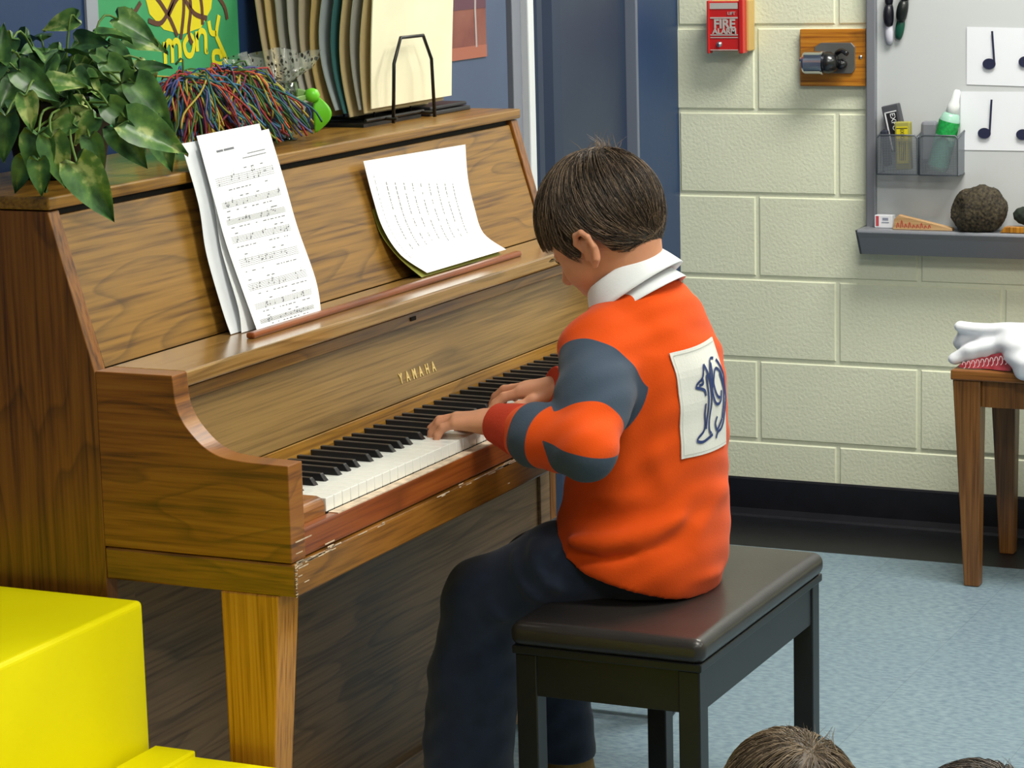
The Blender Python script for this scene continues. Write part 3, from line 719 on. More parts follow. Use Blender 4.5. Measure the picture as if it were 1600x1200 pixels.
# wire file sorter and folders
M_wire = mat('black_wire', '101012', .35)
def sorter():
    t = thing('wire_file_sorter', 'black wire file sorter holding folders on the right of the piano lid', 'file sorter', (1.18, .48, ZLT))
    mb = MB()
    xs0, xs1 = 1.133, 1.271
    for y in (.44, .47, .50, .53, .56):
        mb.tube([(xs0-.0, y, ZLT+.012), (xs0, y, ZLT+.10), (xs0+.024, y, ZLT+.145), (xs1-.024, y, ZLT+.145), (xs1, y, ZLT+.10), (xs1, y, ZLT+.012)], .0016, 6)
    y = .398
    mb.cur = 0
    mb.build('divider', M_wire, t, smooth=True)
    mb = MB(); mb.tube([(xs0+.002, y+.006, ZLT+.002), (xs0, y, ZLT+.105), (xs0+.028, y, ZLT+.148), (xs1-.028, y-.002, ZLT+.148), (xs1-.002, y-.004, ZLT+.105), (xs1, y-.006, ZLT+.002)], .0032, 10); mb.build('front_hoop', M_wire, t, smooth=True)
    mb = MB()
    for x in (xs0, xs1): mb.tube([(x, .395, ZLT+.010), (x, .585, ZLT+.010)], .003, 8)
    for yy in (.42, .57): mb.tube([(xs0-.07, yy, ZLT+.012), (xs1+.01, yy, ZLT+.012)], .003, 8)
    mb.box((1.065, .425, ZLT), (1.282, .575, ZLT+.006))
    mb.build('base', M_wire, t, smooth=False)
sorter()
FOLD = [ # y at foot, y at top, bow, colour, label, x0, x1
    (.424, .412, .004, 'ece6c8', 'flat cream folder facing out at the front of the wire file sorter', 1.095, 1.405),
    (.436, .428, .018, 'cdb98a', 'tan folder edge right behind the front cream folder', 1.092, 1.395),
    (.445, .452, .026, 'a9aaa2', 'grey folder third from the front of the wire sorter', 1.090, 1.39),
    (.462, .475, .028, 'cdb98a', 'tan folder edge between the grey and the teal folders', 1.088, 1.385),
    (.472, .492, .034, '3f6f70', 'dark teal folder in the middle of the wire sorter', 1.085, 1.38),
    (.486, .515, .040, 'a8b3b6', 'pale blue-grey folder just behind the teal one', 1.08, 1.38),
    (.506, .535, .030, 'c4ab72', 'golden tan folder behind the pale blue-grey folder', 1.075, 1.375),
    (.522, .562, .024, 'bbaf94', 'beige folder leaning back in the wire sorter', 1.07, 1.37),
    (.534, .585, .020, 'b3b2aa', 'light grey folder leaning back toward the wall', 1.06, 1.36),
    (.548, .605, .016, 'a3a398', 'darker grey folder second from the rear of the sorter', 1.05, 1.36),
    (.562, .622, .014, 'c9b178', 'yellowish folder leaning furthest back but one', 1.04, 1.35),
    (.575, .636, .010, 'b9a986', 'rearmost tan folder resting against the blue wall', 1.03, 1.34)]
for i, (ya, yb, bow, c, lab, xa, xb) in enumerate(FOLD):
    z0 = ZLT+.016+(.014 if i == 0 else .006*(i % 3)); z1 = z0+.31
    def S(u, v, ya=ya, yb=yb, bow=bow, xa=xa, xb=xb, z0=z0, z1=z1):
        return V((xa+(xb-xa)*u+(.012*v if True else 0), ya+(yb-ya)*v**1.1+bow*math.sin(min(1, v*1.5)*PI)*(.35+.65*(1-u))*(.5), z0+(z1-z0)*v))
    mb = MB(); mb.grid(S, 10, 16, .0022)
    o = mb.build('folder', mat('folder_card', c, .6, noise=(8, .05)), origin=(1.2, ya, z0), smooth=False); tag(o, lab, 'folder', 'folders in the wire sorter')
    if i == 0:
        pass
# black flat case on the lid to the right
mb = MB(); mb.box((1.30, .415, ZLT), (1.465, .56, ZLT+.008)); mb.box((1.31, .42, ZLT+.0095), (1.46, .55, ZLT+.016))
tag(mb.build('black_case', mat('black_plastic', '26262a', .4), origin=(1.38, .48, ZLT), bevel=.002), 'flat black plastic case lying at the right end of the piano lid under the folders', 'case')
mb = MB(); mb.box((1.00, .50, ZLT), (1.035, .545, ZLT+.045)); bo = mb.build('black_box', mat('black_card', '17181d', .5), origin=(1.02, .52, ZLT), bevel=.002)
mb = MB()
for a in range(3):
    for b2 in range(2): mb.box((.9990, .503+a*.0145, ZLT+.006+b2*.02), (.9996, .513+a*.0145, ZLT+.018+b2*.02))
mb.build('pale_label', mat('pale_grey_print', '8d939c', .6), bo)
tag(bo, 'small black box with pale grey squares, on the lid below the folders', 'box')

# ================================================================ POSTERS
def poster_green():
    t = thing('poster', 'green painted poster with yellow hand lettering and brown roots behind the plant', 'poster', (.8, YW, 1.2))
    y = YW-.003; mb = MB(); mb.box((.597, y, 1.15), (1.022, YW-.0005, 1.78)); mb.build('sheet', mat('green_poster_paint', '3c9a63', .6, noise=(9, .1)), t)
    mb = MB(); mb.box((.565, YW-.005, 1.10), (.597, YW-.0005, 1.80)); mb.build('border', mat('pale_border', '9aa0ac', .5), t)
    P = lambda x, z: V((x, y, z))
    n = (0, -1, 0); mb = MB()
    # yellow ground behind the roots
    mb.add([P(.735, 1.372), P(.745, 1.345), P(.785, 1.318), P(.84, 1.307), P(.90, 1.315), P(.935, 1.345), P(.945, 1.38), P(.93, 1.46), P(.75, 1.46)], [tuple(range(9))])
    for v in range(len(mb.v)): mb.v[v] = (mb.v[v][0], y-.0006, mb.v[v][2])
    mb.build('yellow_patch', mat('yellow_paint', 'e0d21c', .6), t)
    mb = MB()
    R = [[(.70, 1.40), (.76, 1.375), (.80, 1.34), (.825, 1.305)], [(.84, 1.42), (.82, 1.37), (.78, 1.33), (.74, 1.335)], [(.84, 1.42), (.85, 1.36), (.835, 1.30)], [(.84, 1.42), (.87, 1.36), (.86, 1.31), (.87, 1.29)],
         [(.85, 1.42), (.90, 1.37), (.905, 1.32)], [(.85, 1.42), (.93, 1.385), (.975, 1.35), (.985, 1.325)], [(.80, 1.34), (.84, 1.37), (.88, 1.34), (.92, 1.33)], [(.76, 1.375), (.80, 1.40), (.84, 1.39), (.93, 1.40)], [(.72, 1.365), (.70, 1.35), (.69, 1.355)]]
    for q in R: ribbon(mb, smooth_path([P(a, b) for a, b in q], 5), .0085, n, .0012)
    mb.build('painted_roots', mat('brown_paint', '5b3a28', .6), t)
    M_yl = mat('yellow_letter_paint', 'ded41e', .6)
    # hand lettering 'armony': strokes as (x, z) points, a letter cell at a time
    LET = {'a': [[(.9, .9), (.3, 1), (0, .5), (.3, 0), (.9, .2)], [(.9, 1), (.9, 0), (1.05, 0)]],
           'r': [[(0, 1), (.05, 0)], [(.05, .6), (.4, 1), (.8, .9)]],
           'm': [[(0, 1), (0, 0)], [(0, .7), (.25, 1), (.48, .8), (.48, 0)], [(.48, .75), (.75, 1), (1, .8), (1, 0)]],
           'o': [[(.5, 1), (0, .6), (.2, .05), (.7, 0), (1, .5), (.8, .95), (.45, 1)]],
           'n': [[(0, 1), (0, 0)], [(0, .65), (.45, 1), (.9, .8), (.9, 0), (1.05, 0)]],
           'y': [[(0, 1.1), (.15, .5), (.6, .4)], [(.9, 1.35), (.6, .4), (.8, -.1), (1.3, -1.0), (.9, -1.25), (.3, -1.1), (.3, -.6), (.8, -.6), (.95, -.95)]]}
    for ch, x0, z0, wx, hz in (('a', .66, 1.215, .035, .045), ('r', .735, 1.215, .03, .05), ('m', .785, 1.262, .045, .036), ('o', .845, 1.272, .030, .032), ('n', .885, 1.276, .030, .034), ('y', .925, 1.290, .038, .032)):
        mb = MB()
        for q in LET[ch]: ribbon(mb, smooth_path([P(x0+a*wx, z0+b*hz) for a, b in q], 5), .0098, n, .0010)
        mb.build('painted_letter', M_yl, t)
    mb = MB()
    for q in [[(.775, 1.235), (.78, 1.19), (.80, 1.17)], [(.80, 1.215), (.79, 1.19), (.81, 1.175)]]: ribbon(mb, smooth_path([P(a, b) for a, b in q], 5), .0075, n, .001)
    mb.build('painted_squiggle', M_yl, t)
poster_green()
t = thing('poster', 'small rust-red landscape poster with a thin pale streak on the grey-blue wall', 'poster', (1.85, YW, 1.2))
m = mat('rust_print', '7d4040', .5, noise=(7, .25, '8f5a4c')); mb = MB(); mb.box((1.70, YW-.004, 1.200), (2.006, YW-.0015, 1.60)); mb.build('sheet', m, t)
mb = MB(); ribbon(mb, [(1.957, YW-.0042, 1.222), (1.955, YW-.0042, 1.30), (1.972, YW-.0042, 1.48)], .008, (0, -1, 0)); mb.build('pale_streak', mat('pale_streak_print', 'a69a9a', .5), t)
mb = MB(); mb.box((1.70, YW-.0046, 1.200), (2.006, YW-.0041, 1.225)); mb.build('lower_band', mat('light_rust_print', 'a0604e', .5), t)
mb = MB(); mb.box((1.70, YW-.0046, 1.300), (2.006, YW-.0041, 1.33)); mb.build('dark_band', mat('dark_mauve_print', '5d3a48', .5), t)

# ================================================================ WALL THINGS (right wall)
nW = (-1, 0, 0)
M_red = mat('alarm_red', 'c42424', .35, coat=.4); M_tan = mat('tan_backbox', 'c9a866', .5); M_lbl = mat('silver_label', 'b9b4b0', .45); M_chrome = mat('chrome', 'c9ccd0', .18, metal=1)
t = thing('fire_alarm', 'red fire alarm pull station mounted on the block wall left of the sharpener', 'fire alarm', (XW, .48, 1.15))
mb = MB(); mb.box((XW-.040, .431, 1.150), (XW+.0, .525, 1.272)); mb.build('back_box', M_tan, t, bevel=.003)
mb = MB(); mb.box((XW-.062, .448, 1.152), (XW-.040, .526, 1.270)); mb.box((XW-.066, .438, 1.146), (XW-.036, .449, 1.274)); mb.box((XW-.066, .524, 1.146), (XW-.040, .530, 1.272)); mb.build('cover', M_red, t, bevel=.002)
mb = MB()
mb.box((XW-.0635, .452, 1.252), (XW-.0615, .523, 1.266)); mb.box((XW-.0635, .452, 1.229), (XW-.0618, .522, 1.2325)); mb.box((XW-.0635, .452, 1.189), (XW-.0618, .522, 1.1915)); mb.box((XW-.0635, .452, 1.183), (XW-.0618, .522, 1.185)); mb.box((XW-.0635, .452, 1.1535), (XW-.0618, .522, 1.1555))
ya = (0, 0, 1); xa = (0, -1, 0)
put_text(mb, 'FIRE', .030, (XW-.0630, .486, 1.2155), xa, ya, 1.0, .0009, .0009); put_text(mb, 'ALARM', .0185, (XW-.0630, .486, 1.1985), xa, ya, 1.02, .0009, .0005); put_text(mb, 'LIFT', .0105, (XW-.0630, .468, 1.241), xa, ya, 1.05, .0009)
mb.build('lettering', M_lbl, t)
mb = MB(); mb.lathe([(.001, .006), (.005, .005), (.0075, 0)], (XW-.062, .500, 1.168), 18, nW, cap=False); mb.build('key_lock', M_chrome, t, smooth=True)

t = thing('pencil_sharpener', 'chrome pencil sharpener on an orange wooden plate beside the whiteboard', 'pencil sharpener', (XW, .23, 1.06))
mb = MB(); mb.box((XW-.018, .1495, 1.066), (XW, .312, 1.201)); mb.build('mounting_plate', wood('orange_plate_wood', '8c4f12', 'b9751c', 'cc8c2c', scale=(8, 1.5, 9), figure=.5, seed=12), t, bevel=.002)
mb = MB(); prof = [(-.052, -.030), (-.048, -.036), (.048, -.036), (.056, -.026), (.056, .026), (.046, .036), (-.035, .036), (-.052, .026)]
mb.prism([(.226-p*.92, 1.133+q) for p, q in prof], XW-.024, XW-.018, lambda p, q, t_: (t_, p, q)); mb.build('base_plate', mat('dull_steel', '8b8c8a', .4, metal=.8), t, bevel=.001)
mb = MB(); mb.lathe([(.010, 0), (.024, .001), (.027, .006), (.027, .046), (.029, .047), (.029, .051), (.024, .052)], (XW-.053, .291, 1.124), 36, (0, -1, 0)); mb.build('shavings_drum', M_chrome, t, smooth=False)
mb = MB(); mb.lathe([(.024, .052), (.026, .056), (.026, .066), (.018, .082), (.006, .084)], (XW-.053, .291, 1.124), 28, (0, -1, 0)); mb.tube(smooth_path([(XW-.035, .215, 1.145), (XW-.05, .198, 1.152), (XW-.06, .182, 1.145)], 4), .006, 10); mb.tube([(XW-.02, .205, 1.12), (XW-.05, .2, 1.12)], .012, 14); mb.build('cutter_housing', mat('dark_steel', '4b4c4e', .25, metal=.9), t, smooth=True)
mb = MB(); mb.tube([(XW-.053, .291, 1.130), (XW-.053, .300, 1.131)], .006, 12); mb.build('axle_cap', M_chrome, t, smooth=True)
mb = MB(); mb.lathe([(.001, .003), (.004, .002), (.005, 0)], (XW-.018, .162, 1.135), 14, nW, cap=False); mb.build('screw', M_chrome, t, smooth=True)

# whiteboard
M_alu = mat('grey_aluminium', '8b8e96', .42, metal=.35)
t = thing('whiteboard', 'large whiteboard with grey metal frame and tray on the cream block wall', 'whiteboard', (XW, -.9, .73))
mb = MB(); mb.box((XW-.018, -2.2, .735), (XW-.001, .125, 1.95)); mb.build('panel', mat('whiteboard_enamel', 'c7cbcd', .28, coat=.2), t)
mb = MB(); mb.box((XW-.030, .1215, .72), (XW, .1455, 1.97)); mb.box((XW-.030, -2.22, .72), (XW, -2.2, 1.97)); mb.box((XW-.030, -2.2, 1.95), (XW, .1215, 1.97)); mb.build('frame', M_alu, t, bevel=.003)
mb = MB(); mb.prism([(0, .735), (-.085, .735), (-.088, .728), (-.078, .715), (-.052, .672), (0, .668)], -2.22, .150, lambda p, q, t_: (XW+p, t_, q)); tr = mb.build('tray', M_alu, t, bevel=.002)
mb = MB(); mb.prism([(0, .735), (-.088, .733), (-.078, .715), (-.052, .672), (0, .668)], .1500, .1535, lambda p, q, t_: (XW+p, t_, q)); mb.build('tray_end_cap', mat('dark_end_cap', '55575e', .5), tr)
FX = XW-.0185
M_note = mat('marker_navy', '1d2240', .6)
def note_sheet(label, y0, y1, z0, z1, notes, tilt=0):
    t = thing('note_sheet', label, 'paper', (FX, (y0+y1)/2, z0), 'note papers on the whiteboard')
    mb = MB(); mb.grid(lambda u, v: V((FX-.001-.004*(1-u)*v*abs(tilt), y0+(y1-y0)*u, z0+(z1-z0)*v+tilt*.02*(u))), 6, 4, .0006)
    mb.build('sheet', mat('bright_paper', 'e8ebf2', .5), t)
    for (y, z, h, lean) in notes:
        mb = MB(); n = 20; X = FX-.0066
        vs = [(X, y+.0155*math.cos(2*PI*k/n), z+.0125*math.sin(2*PI*k/n)) for k in range(n)]; mb.add(vs, [tuple(range(n))])
        ribbon(mb, [(X, y-.0125, z), (X, y-.0125+lean, z+h)], .0048, nW, .0001)
        mb.build('quarter_note', M_note, t)
note_sheet('upper white paper with drawn quarter notes on the whiteboard', -.094, -.39, 1.072, 1.205, [(-.148, 1.120, .075, .006), (-.232, 1.125, .075, .010), (-.32, 1.12, .075, .004)], -.4)
note_sheet('lower white paper with drawn quarter notes, beside the spray bottle', -.0795, -.38, .920, 1.056, [(-.138, .960, .078, -.004), (-.228, .958, .078, -.003), (-.315, .958, .078, 0)], .0)
# two magnetic clips
def clip(label, y, z, c1, c2, h, w, tilt):
    t = thing('magnetic_clip', label, 'clip', (FX, y, z)); u_ = V((0, math.sin(tilt), math.cos(tilt))); s_ = V((0, math.cos(tilt), -math.sin(tilt)))
    def blob(cz, rz, rw, rx, m, nm):
        mb = MB(); C = V((FX-.002, y, z))+u_*cz; n1, n2 = 18, 10; vs = []; fs = []
        for i in range(n2+1):
            ph = -PI/2+PI*i/n2
            for k in range(n1):
                th = 2*PI*k/n1; sx = max(0, math.cos(th)) if True else 0
                vs.append(C+V((-1, 0, 0))*(abs(math.cos(ph))**.6*rx*(.5+.5*math.cos(th)))+s_*(math.sin(th)*abs(math.cos(ph))**.7*rw)+u_*(math.sin(ph)*rz))
        for i in range(n2):
            for k in range(n1): fs.append((i*n1+k, i*n1+(k+1) % n1, (i+1)*n1+(k+1) % n1, (i+1)*n1+k))
        mb.add(vs, fs); mb.build(nm, m, t, smooth=True)
    blob(h*.25, h*.34, w, .028, c1, 'jaw'); blob(h*.68, h*.2, w*.8, .022, c1, 'grip'); blob(-h*.24, h*.32, w*.82, .016, c2, 'body')
clip('black and white magnetic clip, left of two at the top left of the whiteboard', .089, 1.212, mat('clip_navy', '14141f', .35), mat('clip_white', 'c9c9d6', .35), .085, .0125, 0)
clip('black and dark green magnetic clip, right of two at the top left of the whiteboard', .060, 1.222, mat('clip_black', '101614', .35), mat('clip_green', '124a3a', .35), .085, .0135, -.18)

# wire mesh organiser
m = bpy.data.materials.new('wire_mesh_grey'); m.use_nodes = True; nt = m.node_tree; b = nt.nodes['Principled BSDF']; N = nt.nodes.new; L = nt.links.new
b.inputs['Base Color'].default_value = lin('7c828a'); b.inputs['Metallic'].default_value = .4; b.inputs['Roughness'].default_value = .45
tc = N('ShaderNodeTexCoord'); ck = []
for ax in ('X', 'Y', 'Z'):
    sp = N('ShaderNodeSeparateXYZ'); L(tc.outputs['Object'], sp.inputs[0]); mu = N('ShaderNodeMath'); mu.operation = 'MULTIPLY'; mu.inputs[1].default_value = 500; L(sp.outputs[ax], mu.inputs[0])
    f = N('ShaderNodeMath'); f.operation = 'FRACT'; L(mu.outputs[0], f.inputs[0]); g = N('ShaderNodeMath'); g.operation = 'LESS_THAN'; g.inputs[1].default_value = .38; L(f.outputs[0], g.inputs[0]); ck.append(g)
a1 = N('ShaderNodeMath'); a1.operation = 'MAXIMUM'; L(ck[1].outputs[0], a1.inputs[0]); L(ck[2].outputs[0], a1.inputs[1]); L(a1.outputs[0], b.inputs['Alpha'])
t = thing('mesh_organizer', 'grey wire mesh organizer with two pockets hanging on the whiteboard', 'organizer', (FX, .02, .87))
M_mesh = m; M_rim = mat('grey_wire_rim', '5e646c', .4, metal=.4)
OXF, OXB = FX-.060, FX-.001
for ya_, yb_ in ((.1035, .006), (.001, -.090)):
    mb = MB(); z0, z1 = .866, .958
    mb.add([(OXF, ya_, z0), (OXF, yb_, z0), (OXF, yb_, z1), (OXF, ya_, z1), (OXB, ya_, z0), (OXB, yb_, z0), (OXB, yb_, z1+.01), (OXB, ya_, z1+.01)], [(0, 1, 2, 3), (0, 4, 5, 1), (1, 5, 6, 2), (0, 3, 7, 4)])
    pk = mb.build('pocket', M_mesh, t)
    mb = MB(); mb.tube([(OXF, ya_, z0), (OXF, yb_, z0), (OXF, yb_, z1-.008), (OXF, yb_+.006, z1), (OXF, ya_-.006, z1), (OXF, ya_, z1-.008), (OXF, ya_, z0)], .0018, 8)
    mb.tube([(OXF, yb_, z0), (OXB, yb_, z0)], .0018, 6); mb.tube([(OXF, yb_, z1-.006), (OXB, yb_, z1+.006)], .0018, 6); mb.tube([(OXF, ya_, z0), (OXB, ya_, z0)], .0018, 6); mb.tube([(OXF, ya_, z1-.006), (OXB, ya_, z1+.006)], .0018, 6); mb.build('rim', M_rim, pk, smooth=True)
# things in it
def slab(name, label, c, rot, h, m, cat, extra=None, bev=.003):
    u_ = V((0, math.sin(rot), math.cos(rot))); s_ = V((0, -math.cos(rot), math.sin(rot))); t = thing(name, label, cat, c)
    mb = MB(); mb.obox(c, (V((1, 0, 0)), s_, u_), h); mb.build('body', m, t, bevel=bev)
    if extra: extra(t, V(c), s_, u_)
    return t
M_dk = mat('eraser_dark', '4a4b52', .6)
def ex_black(t, c, s_, u_):
    mb = MB(); X = V((-1, 0, 0)); f = c+X*.0105
    mb.obox(f+s_*-.0145+u_*-.006, (X, s_, u_), (.0004, .0016, .045)); mb.obox(f+u_*.0385+s_*-.001, (X, s_, u_), (.0004, .0145, .0013))
    put_text(mb, 'EXPO', .017, f+u_*.014+s_*.002, -u_, s_, 1.0, .0005); mb.build('lettering', mat('eraser_white_print', 'dfe0e4', .5), t)
    mb = MB(); mb.obox(f+s_*.0+u_*-.004-X*.0006, (X, s_, u_), (.0003, .0125, .040)); mb.build('black_label', mat('eraser_black_print', '1d1d22', .5), t)
slab('whiteboard_eraser', 'grey board eraser with black label and white lettering, tilted in the left mesh pocket', (FX-.022, .0700, .972), .22, (.010, .021, .055), M_dk, 'eraser', ex_black)
def ex_yel(t, c, s_, u_):
    mb = MB(); X = V((-1, 0, 0)); f = c+X*.0105
    mb.obox(f+u_*.002, (X, s_, u_), (.0005, .0135, .043)); mb.build('yellow_label', mat('yellow_print', 'd8c81e', .5), t)
    mb = MB(); mb.obox(f+u_*.0415+X*.0006, (X, s_, u_), (.0004, .013, .0009))
    put_text(mb, 'EXPO', .013, f+u_*.028+X*.0006, -u_, s_, .7, .0004)
    rr = random.Random(2)
    for k in range(4):
        mb.obox(f+X*.0006+s_*(-.007+.0045*k)+u_*(-.012), (X, s_, u_), (.0003, .0007, .022))
    mb.build('small_print', mat('dark_print', '3b3a22', .5), t)
slab('whiteboard_eraser', 'yellow-labelled board eraser standing in the front of the left mesh pocket', (FX-.042, .0440, .932), .03, (.010, .0185, .056), mat('olive_foam', '9b974a', .7), 'eraser', ex_yel)
slab('whiteboard_eraser', 'dark grey rounded eraser behind the green bottle in the right mesh pocket', (FX-.018, -.012, .940), .0, (.012, .020, .048), mat('grey_foam', '7b7e86', .7), 'eraser', None, .008)
slab('whiteboard_eraser', 'small near-black eraser at the far left of the left mesh pocket', (FX-.036, .088, .925), .1, (.010, .009, .042), mat('navy_foam', '262a3a', .7), 'eraser', None, .004)
t = thing('spray_bottle', 'clear spray bottle with green label and white cap leaning in the right mesh pocket', 'bottle', (FX-.03, -.03, .872))
ax = V((0, -.26, 1)).normalized(); c0 = V((FX-.033, -.033, .874))
mb = MB(); mb.lathe([(.004, 0), (.022, .002), (.0245, .01), (.0245, .120), (.019, .136), (.010, .142)], c0, 28, ax); mb.build('bottle', mat('pale_green_liquid', 'a8d8c4', .15, alpha=.8), t, smooth=True)
mb = MB(); mb.lathe([(.0249, .086), (.0249, .120)], c0, 28, ax, cap=False); mb.build('green_label', mat('green_label', '1f9a48', .5, noise=(150, .25)), t, smooth=True)
mb = MB(); mb.lathe([(.0249, .012), (.0249, .078)], c0, 28, ax, cap=False); mb.build('teal_label', mat('teal_label', '7fc7b4', .5), t, smooth=True)
mb = MB(); mb.lathe([(.012, .138), (.0145, .140), (.014, .158), (.010, .168), (.0080, .190), (.005, .194)], c0, 24, ax); mb.build('cap', mat('white_cap', 'e6eaea', .35), t, smooth=True)
# tray things
ZT = .7355
t = thing('marker_box', 'small white box with a red stripe at the left end of the whiteboard tray', 'box', (FX-.02, .1, ZT))
mb = MB(); mb.box((FX-.030, .075, ZT), (FX-.004, .1185, ZT+.030)); mb.build('carton', mat('white_carton', 'e4e6ec', .5), t, bevel=.001)
mb = MB(); mb.box((FX-.0306, .108, ZT+.004), (FX-.0301, .115, ZT+.028)); mb.build('red_stripe', mat('red_print', 'c04850', .5), t)
mb = MB(); mb.box((FX-.0306, .083, ZT+.012), (FX-.0301, .101, ZT+.014)); mb.box((FX-.0306, .085, ZT+.018), (FX-.0301, .099, ZT+.024)); mb.build('grey_print', mat('grey_print', '8a90a2', .5), t)
mb = MB()
mb.prism([(.068, ZT), (.064, ZT+.024), (.054, ZT+.034), (-.074, ZT+.006), (-.076, ZT)], FX-.052, FX-.030, lambda p, q, t_: (t_, p, q))
wd = mb.build('wooden_wedge', wood('pale_wedge', 'a07c52', 'bd976a', 'ccab80', scale=(8, 1.2, 9), coat=0, rough=.6, figure=.3, seed=14), origin=(FX-.04, .02, ZT), bevel=.001)
tag(wd, 'pale wooden wedge-shaped block with red writing on the whiteboard tray', 'wooden block')
mb = MB(); rr = random.Random(8)
for k in range(9):
    y = .058-k*.0095; hgt = .020-.0012*k
    ribbon(mb, smooth_path([(FX-.0523, y, ZT+.004), (FX-.0523, y-.003, ZT+.004+hgt*rr.uniform(.5, 1)), (FX-.0523, y-.006, ZT+.006)], 3), .0022, nW, .0002)
mb.build('red_writing', mat('red_marker', 'b5483a', .6), wd)
# dark spiky shaker (flattened shell)
f = Field((FX-.09, -.22, ZT-.003), (FX+.0, -.06, ZT+.12), .0028)
f.ell((FX-.043, -.145, ZT+.052), (.036, .058, .056), k=.0); f.ell((FX-.045, -.108, ZT+.045), (.034, .036, .047), k=.02)
f.ell((FX-.088, -.080, ZT+.070), (.036, .028, .062), k=.012, op='sub', ax=((1, .5, 0), (-.5, 1, 0), (0, 0, 1)))
f.disp(lambda X, Y, Z: .0022*(np.sin(X*510+Z*120)*np.sin(Y*480+1)*np.sin(Z*530))+.0016*np.sin(Y*160+Z*70)); f.cut(lambda X, Y, Z: ZT-Z)
tag(sdf_obj('seed_shaker', [f], mat('speckled_hide', '1f1b17', .8, noise=(150, .2, '4c4330')), origin=(FX-.045, -.14, ZT), it=1), 'round dark brown speckled shaker sitting in the whiteboard tray', 'shaker')
mb = MB(); mb.prism([(-.190, ZT), (-.200, ZT+.014), (-.36, ZT+.018), (-.36, ZT)], FX-.06, FX-.03, lambda p, q, t_: (t_, p, q)); tag(mb.build('wooden_beater', oak_leg, origin=(FX-.04, -.27, ZT), bevel=.002), 'light wooden stick lying in the tray right of the dark shaker', 'wooden stick')
f = Field((FX-.07, -.33, ZT+.012), (FX, -.18, ZT+.075), .003); f.ell((FX-.04, -.248, ZT+.039), (.02, .032, .022), k=0); f.disp(lambda X, Y, Z: .0015*np.sin(Y*300)*np.sin(Z*340))
tag(sdf_obj('dark_stone', [f], mat('dark_stone_green', '20281f', .8, noise=(90, .3)), origin=(FX-.04, -.248, ZT+.019), it=1), 'dark green-black lump resting on the wooden stick at the right of the tray', 'stone')

# ================================================================ SIDE TABLE AND BAG
def side_table():
    M_t = wood('table_wood', '55330f', '7c4e1e', '8f602c', scale=(9, 9, 1.2), figure=.5, rough=.45, coat=.2, seed=15)
    t = thing('side_table', 'small dark wooden side table with tapered legs against the block wall', 'table', (2.75, -.5, 0))
    x0, x1, y0, y1, zt = 2.565, 2.935, -.95, -.192, .487
    mb = MB(); mb.box((x0, y0, zt-.022), (x1, y1, zt)); mb.build('tabletop', wood('tabletop_wood', '6a3c12', '8a5522', '9d682e', scale=(9, 1.4, 9), figure=.4, rough=.4, coat=.2, seed=16), t, bevel=.003)
    mb = MB(); mb.box((x0+.018, y0+.03, zt-.082), (x1-.018, y1-.066, zt-.022)); mb.build('apron', M_t, t)
    for lx in (x0+.006, x1-.056):
        for ly, s in ((y1-.003, -1), (y0+.003, 1)):
            a = ly; b2 = ly+s*.062; c = ly+s*.026; d = ly+s*.060
            mb = MB(); mb.add([(lx, a, zt-.022), (lx+.05, a, zt-.022), (lx+.05, b2, zt-.022), (lx, b2, zt-.022), (lx+.008, c, 0.0003), (lx+.040, c, 0.0003), (lx+.040, d, 0.0003), (lx+.008, d, 0.0003)],
                              [(0, 1, 2, 3), (7, 6, 5, 4), (0, 4, 5, 1), (1, 5, 6, 2), (2, 6, 7, 3), (3, 7, 4, 0)]); mb.build('leg', M_t, t, bevel=.003)
side_table()
f = Field((2.51, -.62, .42), (2.86, -.13, .62), .0035)
f.chain([(2.62, -.20, .575), (2.61, -.30, .568), (2.62, -.42, .572), (2.63, -.5, .565)], [.014, .015, .016, .02], k=.01)
f.chain([(2.64, -.205, .552), (2.64, -.30, .55), (2.64, -.5, .55)], [.02, .022, .03], k=.012)
f.chain([(2.65, -.20, .535), (2.63, -.26, .545), (2.62, -.34, .55)], [.024, .030, .034], k=.012); f.chain([(2.62, -.215, .515), (2.61, -.26, .53)], [.016, .022], k=.012)
f.chain([(2.60, -.192, .507), (2.60, -.23, .522), (2.60, -.30, .545), (2.60, -.40, .55)], [.014, .016, .016, .02], k=.012)
f.ell((2.68, -.36, .525), (.085, .16, .037), k=.02); f.ell((2.655, -.37, .545), (.055, .16, .040), k=.015)
f.chain([(2.60, -.325, .555), (2.582, -.345, .53), (2.562, -.37, .505), (2.560, -.39, .490)], [.028, .034, .032, .020], k=.02)
f.ell((2.59, -.42, .52), (.05, .08, .032), k=.02)
f.disp(lambda X, Y, Z: .0016*np.sin(Z*170+np.sin(Y*22)*2)+.0008*np.sin(Y*60+Z*90)); f.cut(lambda X, Y, Z: np.where(X > 2.5635, .4875-Z, -1.0))
bag = sdf_obj('plastic_bag', [f], mat('white_plastic', 'e9ecf2', .3, alpha=1, sheen=.2), origin=(2.65, -.35, .488)); tag(bag, 'crumpled white plastic bag with red print on the side table', 'bag')
mb = MB(); X = 2.5815
mb.grid(lambda u, v: V((2.588-.004*math.sin(u*9)-.010*u*(1-v), -.205-.118*u, .4895+(.006+.038*u**.8)*v)), 14, 4, .0008)
rp_ = mb.build('red_panel', mat('red_bag_print', 'b3343e', .4, noise=(60, .15, 'c65560')), bag)
mb = MB(); rr = random.Random(3)
for k in range(10):
    u = .12+k*.088; cx = 2.5785-.010*u; cy = -.205-.118*u; cz = .4945+.022*u
    q = [(cx, cy+.004*math.cos(a), cz+.007*(1+.5*u)*math.sin(a)) for a in (0, 1.2, 2.4, 3.6, 4.8)]; ribbon(mb, smooth_path(q, 3), .0018, nW, .001)
mb.build('white_lettering', mat('white_bag_print', 'eacfd2', .4), bag)

